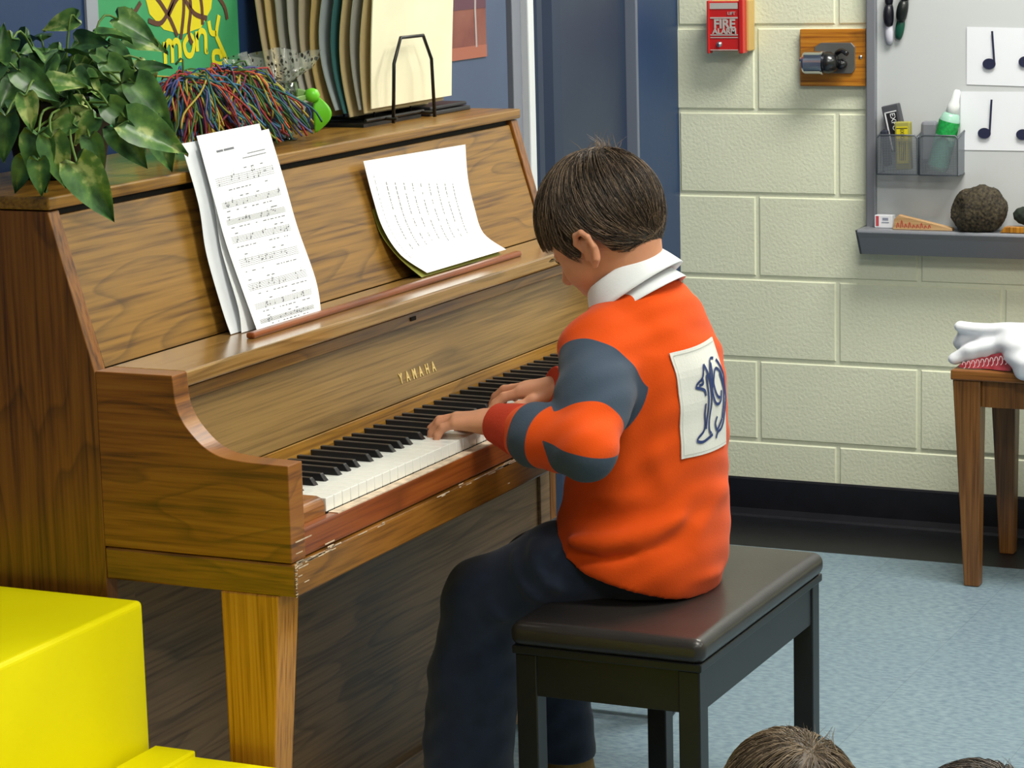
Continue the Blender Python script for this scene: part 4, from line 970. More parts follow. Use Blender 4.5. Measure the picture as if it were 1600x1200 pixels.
# ================================================================ BENCH
def bench():
    M_v = mat('black_vinyl', '2b2826', .34, noise=(14, .12), bump=(260, .12), coat=.12); M_b = mat('black_lacquer', '17191c', .36, noise=(20, .1))
    t = thing('piano_bench', 'black piano bench with padded vinyl seat under the child in orange', 'bench', (.8, -.24, 0))
    x0, x1, y0, y1 = .522, 1.086, -.394, -.083
    def pad(u, v):
        a = (u-.5)*2; b = (v-.5)*2; e = 1-max(abs(a), abs(b))**5; rr = (1-abs(a)**6)*(1-abs(b)**6)
        return V((x0+(x1-x0)*u, y0+(y1-y0)*v, .428+.026*max(rr, 0)**.35))
    mb = MB(); n = 28; P = []
    f = Field((x0-.02, y0-.02, .40), (x1+.02, y1+.02, .475), .003)
    sl, X, Y, Z = f.full(); cx, cy = (x0+x1)/2, (y0+y1)/2
    qx = np.abs(X-cx)-((x1-x0)/2-.016); qy = np.abs(Y-cy)-((y1-y0)/2-.016); crown = .010*(1-((X-cx)/.29)**2)*(1-((Y-cy)/.16)**2)
    qz = np.abs(Z-.431-crown*.5)-(.019-.016+crown*.5)
    f.F[sl] = (np.sqrt(np.maximum(qx, 0)**2+np.maximum(qy, 0)**2+np.maximum(qz, 0)**2)+np.minimum(np.maximum(np.maximum(qx, qy), qz), 0)-.016).astype(np.float32)
    sdf_obj('seat', [f], M_v, t, it=2)
    mb = MB(); mb.box((x0+.004, y0+.004, .401), (x1-.004, y1-.004, .414)); mb.build('seat_board', M_b, t, bevel=.002)
    i = .008; zA = .336
    mb = MB(); mb.box((x0+i+.006, y0+i+.003, zA), (x1-i-.006, y0+i+.018, .401)); mb.box((x0+i+.006, y1-i-.018, zA), (x1-i-.006, y1-i-.003, .401))
    mb.box((x0+i+.003, y0+i+.01, zA), (x0+i+.018, y1-i-.01, .401)); mb.box((x1-i-.018, y0+i+.01, zA), (x1-i-.003, y1-i-.01, .401)); mb.build('apron', M_b, t, bevel=.001)
    for lx in (x0+i, x1-i-.034):
        for ly in (y0+i, y1-i-.034):
            mb = MB(); mb.box((lx, ly, 0), (lx+.034, ly+.034, .401)); mb.build('leg', M_b, t, bevel=.002)
bench()

# ================================================================ FOAM BLOCKS
M_y = mat('yellow_vinyl', 'e6dc00', .5, spec=.25, noise=(5, .02), bump=(8, .25))
def foam(label, lo, hi, tabx=None):
    t = thing('foam_block', label, 'foam block', ((lo[0]+hi[0])/2, (lo[1]+hi[1])/2, lo[2]), 'yellow foam blocks')
    mb = MB(); mb.box(lo, hi); o = mb.build('cushion', M_y, t); md = o.modifiers.new('bevel', 'BEVEL'); md.width = .008; md.segments = 4; o.data.shade_smooth()
    o.data.shade_flat()
    if tabx:
        mb = MB(); mb.box(*tabx); mb.build('seam_flap', M_y, t, bevel=.003)
foam('taller yellow vinyl foam block beside the left end of the piano', (-.75, .192, 0), (-.03, .625, .601))
foam('lower yellow vinyl foam block in the bottom left corner, in front of the taller one', (-.75, -.42, 0), (-.03, .186, .392), ((-.13, .12, .388), (-.032, .184, .400)))

# ================================================================ THE CHILD AT THE PIANO
def unit(v): return np.array(v, float)/np.linalg.norm(v)
CX = .775
SKIN = mat('child_skin', 'c98d6c', .5, noise=(25, .06)); 
SKIN.node_tree.nodes['Principled BSDF'].inputs['Subsurface Weight'].default_value = .12
SKIN.node_tree.nodes['Principled BSDF'].inputs['Subsurface Radius'].default_value = (.02, .008, .004)
M_hair = mat('dark_brown_hair', '2e241b', .5, noise=(60, .25)); M_hair2 = mat('mid_brown_hair', '836c54', .4)
M_shirt = mat('orange_fleece', 'd64c0c', .9, spec=.2, noise=(9, .05), bump=(500, .25), sheen=.08)
attr_mix(M_shirt, 'stripe', '3d4a5a')
M_cuff = mat('red_orange_rib', 'b83518', .85, bump=(300, .4))
M_jean = mat('navy_cotton', '232e47', .9, noise=(40, .12), sheen=.2)
M_collar = mat('white_collar', 'dfe3e6', .75, bump=(300, .1))
child = thing('person', 'child in orange sweatshirt with number 19 patch, seated playing the piano', 'person', (CX, -.22, 0))
# head frame
TH = math.radians(34); hd = unit((.17, 1, 0)); up3 = np.array([0, 0, 1.]); HF = math.cos(TH)*hd-math.sin(TH)*up3; HU = math.sin(TH)*hd+math.cos(TH)*up3; HS = np.cross(HF, HU)   # HS: child's right
HC = np.array([CX+.0, -.137, 1.034])
hp = lambda f, u_, s: HC+HF*f+HU*u_+HS*s
AX3 = (HS, HF, HU)
SH_L = np.array([.672, -.178, .835]); EL_L = np.array([.508, -.224, .724]); WR_L = np.array([.572, -.050, .742])
SH_R = np.array([.878, -.178, .835]); EL_R = np.array([.955, -.180, .690]); WR_R = np.array([.815, -.052, .752])
b = Field((.44, -.37, .0), (1.02, .30, 1.17), .0036)
b.ell(HC, (.073, .092, .088), ax=AX3, k=0); b.ell(hp(.032, -.048, 0), (.057, .060, .060), ax=AX3, k=.03); b.ell(hp(.062, -.096, 0), (.026, .022, .020), ax=AX3, k=.03)
b.ell(hp(.050, -.062, .036), (.024, .028, .026), ax=AX3, k=.02); b.ell(hp(.050, -.062, -.036), (.024, .028, .026), ax=AX3, k=.02)
b.chain([hp(.085, -.020, 0), hp(.106, -.052, 0)], [.008, .0115], k=.010); b.ell(hp(.097, -.056, .010), (.007, .007, .006), ax=AX3, k=.005); b.ell(hp(.097, -.056, -.010), (.007, .007, .006), ax=AX3, k=.005)
b.ell(hp(.086, -.078, 0), (.019, .010, .0055), ax=AX3, k=.006); b.ell(hp(.084, -.086, 0), (.016, .010, .006), ax=AX3, k=.006); b.ell(hp(.096, -.0815, 0), (.018, .006, .0015), ax=AX3, k=.003, op='sub')
for s in (1, -1):
    b.ell(hp(.090, -.022, .031*s), (.015, .012, .010), ax=AX3, k=.008, op='sub'); b.ell(hp(.0765, -.022, .031*s), (.0125, .0125, .0125), k=.003)
NB = np.array([CX, -.205, .885])
b.chain([hp(-.030, -.055, 0), NB], [.043, .047], k=.03)
b.chain([(CX, -.225, .52), (CX, -.215, .66), (CX, -.205, .79)], [.085, .085, .085], k=.05); b.cap(SH_L, SH_R, .040, .040, k=.04)
b.chain([SH_L, EL_L, WR_L], [.038, .031, .0215], k=.015); b.chain([SH_R, EL_R, WR_R], [.038, .031, .0215], k=.015)
HIP_L = (.722, -.215, .515); KN_L = (.690, .035, .432); AN_L = (.688, .080, .10); HIP_R = (.836, -.215, .515); KN_R = (.865, .020, .440); AN_R = (.872, -.020, .125)
b.chain([HIP_L, KN_L, AN_L], [.056, .044, .03], k=.02); b.chain([HIP_R, KN_R, AN_R], [.056, .044, .03], k=.02)
b.cap(AN_L, (.68, .18, .055), .028, .024, k=.02); b.cap(AN_R, (.874, .08, .050), .028, .022, k=.02)
def hand(wr, d, n, s, curls, spread, thumb, L=.062, pl=.060):
    """wr wrist, d forward, n back-of-hand normal, s toward the thumb; fingers index..little"""
    d = unit(d); n = unit(np.array(n)-d*np.dot(n, d)); s2 = np.cross(d, n); s2 = s2 if np.dot(s2, s) > 0 else -s2
    wr = np.array(wr); f = Field(wr-.13, wr+.13, .0013)
    lens = [.90, 1.0, .93, .74]; lat = [.0225, .0075, -.0075, -.0215]; fwd = [.97, 1.0, .95, .86]
    f.cap(wr-d*.03, wr+d*.012, .0200, .0185, k=.01)
    for i in range(4):
        K = wr+d*pl*fwd[i]+s2*lat[i]+n*(.002-.0025*abs(i-1.2)); f.cap(wr+d*.008+s2*lat[i]*.55, K, .0135, .0098, k=.012)
        ang = curls[i][0]; p = K; dirn = lambda a: d*math.cos(a)-n*math.sin(a)+s2*spread[i]*math.cos(a)
        seg = [.46, .30, .24]; r = [.0088, .0079, .0073, .0062]
        if i == 3: r = [x*.86 for x in r]
        for j in range(3):
            q = p+unit(dirn(ang))*L*lens[i]*seg[j]; f.cap(p, q, r[j], r[j+1], k=.0025)
            if j < 2: ang += curls[i][j+1]
            p = q
        f.ell(p+unit(dirn(ang-PI/2*0))*.0012+n*.0035, (.0045, .0045, .0022), ax=(s2, unit(dirn(ang)), np.cross(s2, unit(dirn(ang)))), k=.001)
    T0 = wr+d*.014+s2*.014-n*.004; T1 = T0+unit(d*.75+s2*.75-n*.25)*.030; T2 = T1+unit(d*thumb[0]+s2*thumb[1]-n*thumb[2])*.024; T3 = T2+unit(d*thumb[0]*1.1+s2*thumb[1]*.7-n*thumb[2])*.019
    f.chain([T0, T1, T2, T3], [.0125, .0100, .0088, .0070], k=.006)
    return f
r_ = math.radians
hl = hand(WR_L+np.array([.0, .006, .001]), (-.10, 1, .02), (.06, 0, 1), (1, 0, 0), [(r_(12), r_(34), r_(22)), (r_(12), r_(34), r_(22)), (r_(16), r_(36), r_(22)), (r_(20), r_(36), r_(20))], [.08, .0, -.06, -.16], (.9, .35, .35))
hr = hand(WR_R+np.array([-.004, .006, -.001]), (-.12, 1, -.02), (-.12, 0, 1), (-1, 0, 0), [(r_(10), r_(26), r_(14)), (r_(4), r_(34), r_(22)), (r_(10), r_(36), r_(20)), (r_(16), r_(30), r_(16))], [.34, .06, -.10, -.30], (.9, .7, .25))
sdf_obj('body', [b, hl, hr], SKIN, child, it=2)
# ears: part of the body look, own shape
for s, nm in ((-1, 'ear'), (1, 'ear')):
    e = Field(hp(0, -.05, .075*s)-.06, hp(0, -.05, .075*s)+.06, .0013); E = lambda f_, u_, o_: hp(f_, u_, (.070+o_)*s)
    base = (.006, -.052)
    rim = [(.012, -.046, .004), (.013, -.034, .010), (.004, -.024, .014), (-.009, -.026, .017), (-.016, -.038, .018), (-.014, -.054, .014), (-.004, -.070, .008), (.006, -.076, .003)]
    e.chain([E(*p) for p in rim], [.0035, .0042, .0045, .0045, .0045, .0045, .0055, .005], k=.002)
    e.ell(E(-.001, -.052, .005), (.006, .014, .024), ax=AX3, k=.004); e.chain([E(.012, -.062, .003), E(.006, -.054, .007), E(-.004, -.044, .010)], [.004, .0035, .003], k=.003)
    sdf_obj(nm, [e], SKIN, child, it=1)
for s in (1, -1):
    c = V(hp(.0795, -.022, .031*s)); mb = MB(); mb.lathe([(.0005, .0105), (.004, .0098), (.0075, .0075), (.010, .003), (.0106, 0), (.0005, -.002)], c, 20, V(HF), cap=False); mb.build('eye', [mat('eye_white', 'e5e2dc', .2)], child, smooth=True)
    mb = MB(); mb.lathe([(.0005, .0112), (.004, .0102), (.0052, .0092)], c-V(HU)*.003, 16, V(HF)-V(HU)*.3, cap=False); mb.build('iris', mat('brown_iris', '2a1810', .2), child, smooth=True)
    mb = MB()
    for k in range(9):
        a = (k-4)/4*.011; p = V(hp(.0905-abs(a)*.25, -.0205, .031*s+a)); mb.tube([p, p+V(HF)*.006-V(HU)*.002+V(HS)*a*.3, p+V(HF)*.009-V(HU)*.001], [.0005, .0004, .0001], 4)
    mb.build('eyelashes', M_hair, child)
# ---- hair cap + strands
def hairline(fc, sc):
    """lowest U (along the head's up axis) covered by hair, by front coordinate"""
    return np.interp(fc, [-.10, -.055, -.030, -.022, -.012, .012, .020, .034, .048, .075, .10], [-.088, -.092, -.088, -.075, -.022, -.020, -.052, -.058, -.022, -.004, .002])
HRX = np.array([.084, .104, .099])
hf = Field(HC-.14, HC+.14, .0026)
hf.ell(HC+HU*.001, HRX*.975, ax=AX3, k=0); hf.ell(hp(-.038, -.050, 0), (.058, .046, .046), ax=AX3, k=.01)
def hcut(X, Y, Z):
    dx, dy, dz = X-HC[0], Y-HC[1], Z-HC[2]
    fc = dx*HF[0]+dy*HF[1]+dz*HF[2]; uc = dx*HU[0]+dy*HU[1]+dz*HU[2]; return (hairline(fc, 0)+.004*np.sin(fc*400)+.003*np.sin((dx*HS[0]+dy*HS[1])*260)+np.where(fc < -.03, .016, 0)-uc)*.8
hf.cut(hcut, k=.008)
hf.disp(lambda X, Y, Z: .0010*np.sin(((X-HC[0])*HS[0]+(Y-HC[1])*HS[1]+(Z-HC[2])*HS[2])*330+np.sin(((X-HC[0])*HF[0]+(Y-HC[1])*HF[1]+(Z-HC[2])*HF[2])*90)*2))
hair = sdf_obj('hair', [hf], M_hair, child, it=1)
def strands(C, F_, U_, S_, R, n, crown, line, length, seed, radius=.00055, fly=0, wid=(.0, .012)):
    r = random.Random(seed); mb = MB(); C = np.array(C); A = np.array([S_, F_, U_])
    cr = unit(crown)
    for i in range(n):
        while True:
            q = unit([r.gauss(0, 1) for _ in range(3)])
            p = q*R
            if p[2] > line(p[1], p[0])+.004: break
        out = [p]; q0 = q; lift = r.uniform(*wid); Lr = length*r.uniform(.6, 1.25); steps = 6; mom = None
        for sgm in range(steps):
            # direction: away from the crown along the surface, then downwards
            nrm = unit(p/R/R); away = q0-cr*np.dot(q0, cr); away = unit(away) if np.linalg.norm(away) > .05 else unit(np.array([r.gauss(0, 1), r.gauss(0, 1), 0]))
            dn = np.array([0, .25 if p[1] > .02 else -.1, -1.]); d = away*.9+dn*.55+np.array([.12*r.gauss(0, 1), .12*r.gauss(0, 1), 0])
            if mom is not None: d = d+mom*.8
            d = d-nrm*np.dot(d, nrm); d = unit(d); mom = d
            p = p+d*Lr/steps; k = np.sqrt(((p/R)**2).sum()); target = 1+.03+lift*(1.0 if sgm > 1 else .5)*2.2
            p = p/k*target
            if p[2] < line(p[1], p[0])-.006: break
            out.append(p); q0 = unit(p)
        if len(out) < 3: continue
        pts = [C+A.T@x for x in out]; mb.cur = 1 if r.random() < .36 else 0
        m_ = len(pts); mb.tube(pts, [radius*(1.0-.75*k/(m_-1)) for k in range(m_)], 3, caps=False)
    for i in range(fly):
        p = C+A.T@(cr*R)+np.array([r.gauss(0, .008), r.gauss(0, .012), -.004]); dd = unit([r.gauss(0, .5), r.gauss(.1, .5), 1])
        L_ = r.uniform(.015, .035); mb.cur = 1; mb.tube([p, p+dd*L_*.5, p+dd*L_+np.array([r.gauss(0, .004), r.gauss(0, .006), 0])], [.0004, .0003, .0001], 3, caps=False)
    return mb
hl_line = lambda f_, s: float(hairline(f_, s))
mb = strands(HC, HF, HU, HS, HRX, 5200, (.1, -.55, .83), hl_line, .055, 3, fly=45)
mb.build('hair_strands', [M_hair, M_hair2], hair, smooth=True)

# ---- sweatshirt
s = Field((.42, -.38, .42), (1.06, .02, .985), .0036)
s.ell((CX+.010, -.200, .545), (.150, .130, .18), k=.0); s.ell((CX+.015, -.206, .68), (.150, .120, .17), k=.03); s.ell((CX+.012, -.206, .785), (.148, .116, .13), k=.03)
s.cap(SH_L+np.array([.02, 0, .005]), SH_R+np.array([-.02, 0, .005]), .058, .058, k=.04)
s.ell((CX+.008, -.216, .882), (.092, .066, .058), k=.04, ax=((1, 0, 0), (0, 1, .35), (0, -.35, 1)))
s.chain([SH_L, SH_L*.5+EL_L*.5+np.array([0, .0, .004]), EL_L], [.062, .052, .043], k=.03); s.chain([EL_L, EL_L*.45+WR_L*.55, WR_L+np.array([0, -.022, -.004])], [.043, .045, .031], k=.016)
s.chain([SH_R, SH_R*.5+EL_R*.5, EL_R], [.062, .058, .053], k=.03); s.chain([EL_R, EL_R*.45+WR_R*.55, WR_R+np.array([0, -.008, 0])], [.053, .044, .032], k=.016)
# folds
s.ell((.735, -.190, .505), (.115, .125, .10), k=.03)
for pts, a, w_ in (([(.64, -.08, .575), (.622, -.15, .556), (.635, -.24, .566), (.70, -.325, .600)], .017, .013), ([(.64, -.08, .548), (.630, -.15, .530), (.645, -.24, .538), (.70, -.32, .570)], -.010, .012), ([(.64, -.10, .600), (.63, -.17, .588), (.64, -.25, .600), (.70, -.32, .63)], -.010, .013),
                   ([(.63, -.24, .80), (.64, -.28, .74), (.645, -.29, .66), (.65, -.28, .60)], .010, .018), ([(.655, -.27, .84), (.640, -.265, .76), (.635, -.25, .68), (.66, -.28, .62)], -.014, .018),
                   ([(.94, -.24, .86), (.935, -.28, .77), (.93, -.28, .64)], .006, .016), ([(.90, -.30, .82), (.905, -.32, .74), (.90, -.32, .66)], -.004, .014),
                   ([(.64, -.12, .63), (.625, -.18, .618), (.635, -.25, .635)], .007, .014), ([(.60, -.235, .80), (.555, -.235, .76), (.53, -.22, .72)], .005, .014),
                   ([(.68, -.32, .49), (.78, -.335, .485), (.90, -.31, .49)], .004, .012), ([(.69, -.32, .54), (.76, -.335, .60), (.86, -.33, .62)], .004, .018),
                   ([(.62, -.10, .83), (.60, -.12, .78), (.565, -.14, .75)], .004, .013), ([(.70, -.27, .90), (.78, -.30, .86), (.88, -.29, .86)], -.003, .02)):
    s.fold(pts, a, w_)
s.disp(lambda X, Y, Z: .0012*np.sin(Z*70+X*40)*np.sin(Y*60+Z*25)+.0008*np.sin(Z*130+Y*110+X*30))
# hem rises toward the front
s.cut(lambda X, Y, Z: (np.interp(Y, [-.33, -.28, -.24, -.17, -.13, -.10, -.05, .05], [.450, .466, .482, .504, .522, .555, .60, .62])-Z)*.75)
# neck opening
nb = np.array([CX, -.195, .946]); nd = unit((0, .42, .9))
s.cut(lambda X, Y, Z: ((X-nb[0])*nd[0]+(Y-nb[1])*nd[1]+(Z-nb[2])*nd[2])-.0)
s.cut(lambda X, Y, Z: WR_L[1]-.022-1e9+0*X if False else np.where((X < .66) & (Z > .66), (Y-(WR_L[1]-.010)), -1.0)); s.cut(lambda X, Y, Z: np.where((X > .70) & (Z > .66), (Y-(WR_R[1]-.010)), -1.0))
def stripe(P):
    # blue where inside a band; bands bounded by planes across the sleeve
    out = np.full(len(P), -1.0)
    for SH, EL, WR, sg in ((SH_L, EL_L, WR_L, 1), (SH_R, EL_R, WR_R, -1)):
        ua = unit(EL-SH); fa = unit(WR-EL); La = np.linalg.norm(EL-SH); Lf = np.linalg.norm(WR-EL)
        ta = (P-SH)@ua; tf = (P-EL)@fa
        tu = np.clip(ta, 0, La); dU = np.linalg.norm(P-SH-tu[:, None]*ua, axis=1); tv = np.clip(tf, 0, Lf); dF = np.linalg.norm(P-EL-tv[:, None]*fa, axis=1)
        near = np.minimum(dU, dF)-.078
        xlim = (P[:, 0]-(.668 if sg > 0 else .885))*sg   # keep off the trunk
        back = (P[:, 1]+.155)                             # top edge slants with the drop shoulder
        b1 = np.minimum(np.minimum((ta-(.020-back*.30)), (.152-ta)), dF-dU+.012); 
        b2 = np.minimum(np.minimum(ta-.196-.12*np.clip(tf, -.1, .1), .024-tf*1.0), .2)
        if sg > 0:   # at the bent elbow the band only wraps the underside
            b2 = np.minimum(.729-P[:, 2]-.20*(P[:, 1]+.22)*-1, -.178-P[:, 1]-(P[:, 2]-.70)*-.35)
        b3 = np.minimum(tf-.080, .118-tf)
        b3 = np.minimum(b3, dU-dF+.02)
        band = np.maximum(np.maximum(b1, b2), b3)
        band = np.minimum(band, -xlim); band = np.minimum(band, -near); out = np.maximum(out, band)
    return np.clip(out, -.02, .02)
shirt = sdf_obj('sweatshirt', [s], M_shirt, child, attrs={'stripe': stripe}, it=2)
for WR, EL, q in ((WR_L, EL_L, 0), (WR_R, EL_R, 1)):
    a = unit(WR-EL); WR = WR+a*(.0 if q == 0 else .022); c = Field(WR-.08, WR+.08, .002); c.cap(WR-a*.050, WR-a*.004, .0405, .0310, k=0); c.cut(lambda X, Y, Z, a=a, WR=WR: ((X-WR[0])*a[0]+(Y-WR[1])*a[1]+(Z-WR[2])*a[2])-.001, k=.003)
    sdf_obj('cuff', [c], M_cuff, shirt, it=1)
# hem band stitching line and number patch on the back: projected on to the cloth
bpy.context.view_layer.update()
from mathutils.bvhtree import BVHTree
me = shirt.data; off = child.location
bvh = BVHTree.FromPolygons([v.co+off for v in me.vertices], [tuple(p.vertices) for p in me.polygons])
def on_back(x, z, lift):
    h = bvh.ray_cast(V((x, -.6, z)), V((0, 1, 0)))
    if h[0] is None: return V((x, -.3, z))
    return h[0]
def patch_pt(u, v, lift):
    # u across (child's left to right), v up; corners follow the photograph
    bl, br, tl, tr_ = (.690, .679), (.808, .681), (.688, .840), (.797, .849)
    x = (bl[0]*(1-u)+br[0]*u)*(1-v)+(tl[0]*(1-u)+tr_[0]*u)*v; z = (bl[1]*(1-u)+br[1]*u)*(1-v)+(tl[1]*(1-u)+tr_[1]*u)*v
    p = on_back(x, z, 0)
    return V((x, p.y-lift, z))
NU = NV = 16
mb = MB(); Pg = [[patch_pt(i/NU, j/NV, 0) for j in range(NV+1)] for i in range(NU+1)]
for _ in range(4):   # stiff patch: smooth the depth
    Q = [[p.copy() for p in row] for row in Pg]
    for i in range(NU+1):
        for j in range(NV+1):
            nb_ = [Q[min(max(i+a, 0), NU)][min(max(j+c, 0), NV)].y for a, c in ((1, 0), (-1, 0), (0, 1), (0, -1))]; Pg[i][j].y = .5*Q[i][j].y+.125*sum(nb_)
def pp_(u, v, lift=.003):
    x = min(max(u, 0), 1)*NU; y = min(max(v, 0), 1)*NV; i = min(int(x), NU-1); j = min(int(y), NV-1); a = x-i; c = y-j
    p = Pg[i][j]*(1-a)*(1-c)+Pg[i+1][j]*a*(1-c)+Pg[i][j+1]*(1-a)*c+Pg[i+1][j+1]*a*c; return V((p.x, p.y-lift, p.z))
mb.grid(lambda u, v: pp_(1-u, v, .003), NU, NV, -.0016)
patch = mb.build('number_patch', mat('off_white_patch', 'dcdcd6', .8, bump=(300, .2)), shirt, smooth=False)
mb = MB()
def pl(pts, w, k=6):
    P = smooth_path([(a, b, 0) for a, b in pts], k); P = [pp_(p.x, p.y, .0042) for p in P]; ribbon(mb, P, w, (-.1, -1, 0), .0004)
for q in [[(0.47, 0.83), (0.44, 0.77), (0.4, 0.71), (0.3, 0.67), (0.28, 0.64), (0.35, 0.62), (0.43, 0.59), (0.44, 0.54)], [(0.47, 0.83), (0.52, 0.75), (0.56, 0.66), (0.57, 0.55), (0.55, 0.44), (0.5, 0.31), (0.49, 0.21), (0.53, 0.17)], [(0.43, 0.47), (0.41, 0.38), (0.41, 0.29), (0.37, 0.22), (0.26, 0.17), (0.24, 0.14), (0.33, 0.12), (0.46, 0.14), (0.56, 0.16)], [(0.4, 0.71), (0.41, 0.66), (0.33, 0.65)], [(0.77, 0.84), (0.68, 0.85), (0.62, 0.8), (0.58, 0.72), (0.59, 0.62), (0.61, 0.51), (0.66, 0.44), (0.73, 0.42), (0.81, 0.44), (0.85, 0.5), (0.86, 0.53)], [(0.85, 0.72), (0.75, 0.75), (0.69, 0.71), (0.65, 0.63), (0.68, 0.54), (0.73, 0.49), (0.8, 0.47)], [(0.84, 0.82), (0.93, 0.74), (1.0, 0.63), (1.02, 0.5), (0.97, 0.38), (0.88, 0.24), (0.79, 0.18), (0.69, 0.16), (0.64, 0.11)], [(0.85, 0.72), (0.93, 0.64), (0.96, 0.54), (0.92, 0.43), (0.87, 0.33), (0.84, 0.27)], [(0.69, 0.31), (0.64, 0.25), (0.67, 0.19), (0.75, 0.22), (0.83, 0.27)], [(0.49, 0.73), (0.5, 0.63), (0.5, 0.53), (0.48, 0.41), (0.45, 0.32), (0.42, 0.23)], [(0.65, 0.82), (0.63, 0.71), (0.62, 0.59)], [(0.86, 0.69), (0.93, 0.59), (0.97, 0.5)]]:
    pl(q, .0046)
mb.build('number_19', mat('navy_stitching', '2b3c6e', .8), patch)
mb = MB()
for q in ([(.03, .03), (.97, .03)], [(.03, .97), (.97, .97)], [(.03, .03), (.03, .97)], [(.97, .03), (.97, .97)]):
    P = [pp_(q[0][0]+(q[1][0]-q[0][0])*i/16, q[0][1]+(q[1][1]-q[0][1])*i/16, .0042) for i in range(17)]; ribbon(mb, P, .0009, (0, -1, 0), .0002)
mb.build('stitch_line', mat('white_thread', 'b9b9b4', .8), patch)

# ---- trousers
tz = Field((.58, -.36, .09), (.98, .18, .64), .0036)
tz.cap((CX-.045, -.225, .520), (CX+.045, -.225, .520), .082, .082, k=0)
tz.chain([HIP_L, (.703, -.09, .487), KN_L], [.064, .070, .063], k=.02); tz.chain([KN_L, (.692, .060, .30), (.690, .078, .10)], [.063, .069, .074], k=.022)
tz.chain([HIP_R, (.853, -.09, .490), KN_R], [.064, .070, .062], k=.02); tz.chain([KN_R, (.868, .005, .30), (.872, -.012, .09)], [.060, .056, .058], k=.022)
for pts, a, w_ in (([(.66, -.06, .55), (.630, -.09, .50), (.628, -.15, .455)], .008, .010), ([(.66, -.03, .53), (.628, -.055, .48), (.63, -.10, .445)], .006, .009), ([(.64, -.08, .53), (.622, -.115, .475)], -.005, .009),
                   ([(.66, .02, .47), (.63, -.01, .43), (.632, -.05, .40)], .008, .012), ([(.69, .09, .40), (.64, .08, .33), (.63, .05, .27)], .006, .016), ([(.70, .12, .30), (.66, .13, .22), (.64, .11, .16)], .006, .016)):
    tz.fold(pts, a, w_)
tz.disp(lambda X, Y, Z: .0018*np.sin(Z*60+Y*50)*np.sin(X*50+Z*30)+.0012*np.sin(Z*120+Y*90))
tz.cut(lambda X, Y, Z: np.where(X < .78, .150+(Y-.08)*.12, .124)-Z)
# sit on the cushion: squash the underside
tz.cut(lambda X, Y, Z: np.where(Y < -.105, .444-Z, -1.0)*.8, k=.006)
sdf_obj('trousers', [tz], M_jean, child, it=2)
# ---- shoes
def shoe(an, toe, colr, nm):
    an = np.array(an); toe = np.array(toe); d = toe-an; d[2] = 0; d = unit(d); f = Field(np.minimum(an, toe)-.08, np.maximum(an, toe)+.08, .0025)
    heel = an+np.array([0, -.01, 0])-np.array([0, 0, .045]); heel[2] = max(heel[2], .034)
    f.chain([an+np.array([0, -.005, -.01]), heel], [.040, .036], k=.02); f.chain([heel, (heel+toe)/2+np.array([0, 0, .006]), toe], [.036, .038, .030], k=.02); f.cut(lambda X, Y, Z: .004-Z)
    return sdf_obj(nm, [f], colr, child, it=1)
def sole(pts, w, m):
    mb = MB(); P = smooth_path(pts, 5); n = len(P); mb.grid(lambda u, v: V((P[min(int(v*(n-1)), n-1)].x+(u-.5)*2*w*(.6+.4*math.sin(min(v*1.25+.15, 1)*PI*.8+.3)), P[min(int(v*(n-1)), n-1)].y, P[min(int(v*(n-1)), n-1)].z)), 6, 14, .014); return mb
sh1 = shoe((.688, .085, .085), (.676, .215, .032), mat('dark_shoe', '1d1d22', .6), 'shoe')
sh2 = shoe((.872, -.018, .118), (.872, .105, .036), mat('tan_suede', '8a6f45', .8, noise=(50, .2)), 'shoe')
mb = MB(); mb.chain = None
mb.tube(smooth_path([(.835, -.035, .085), (.833, .01, .075), (.838, .06, .05)], 5), .004, 6); mb.build('shoe_stripe', mat('dark_shoe_trim', '2a2420', .7), sh2)
mb = MB(); mb.lathe([(.004, -.006), (.022, -.004), (.024, 0), (.022, .006)], (.862, .125, .02), 18); mb.build('toe_cap', mat('white_rubber', 'c6cac4', .5), sh2, smooth=True)

# ---- collar (fold-over), ring around the neck leaning forward
def collar():
    nseg = 64; C = np.array([CX+.003, -.186, .922]); A = unit((0, .52, .85)); S_ = np.array([1., 0, 0]); Fv = np.cross(A, S_)   # Fv points forward/down
    Fv = Fv if Fv[1] > 0 else -Fv
    def pt(an, r1, r2, h): return C+S_*math.sin(an)*r1+Fv*math.cos(an)*r2+A*h
    # an=0 front, pi back; outer fall of the collar
    prof_in = (.050, .053, -.012); prof_top = (.056, .060, .030); prof_out = (.079, .076, -.006)
    mb = MB()
    def S(u, v):
        an = .16+u*(2*PI-.32); back = .5-.5*math.cos(an); fr = 1-back
        if v < .45:
            t = v/.45; r1 = .050+(.0575-.050)*t; r2 = .052+(.058-.052)*t; h = -.012+(.030+.006*back+.012)*t
        else:
            t = (v-.45)/.55; e = math.sin(min(t*2.2, 1)*PI/2); r1 = .0575+(.0255)*t; r2 = .058+.020*t+.006*back*t; h = .030+.006*back+.004*e-(.044+.006*fr)*t**1.2
        r2 += .006*back
        return V(pt(an, r1, r2, h))
    mb.grid(S, nseg, 16, .0018); o = mb.build('collar', M_collar, shirt, smooth=True)
    mb = MB()
    mb.grid(lambda u, v: V(pt(.3+u*(2*PI-.6), .066+.016*v, .070+.012*v, -.004-.022*v)), nseg, 4, .0015); mb.build('collar_band', M_collar, shirt, smooth=True)
collar()

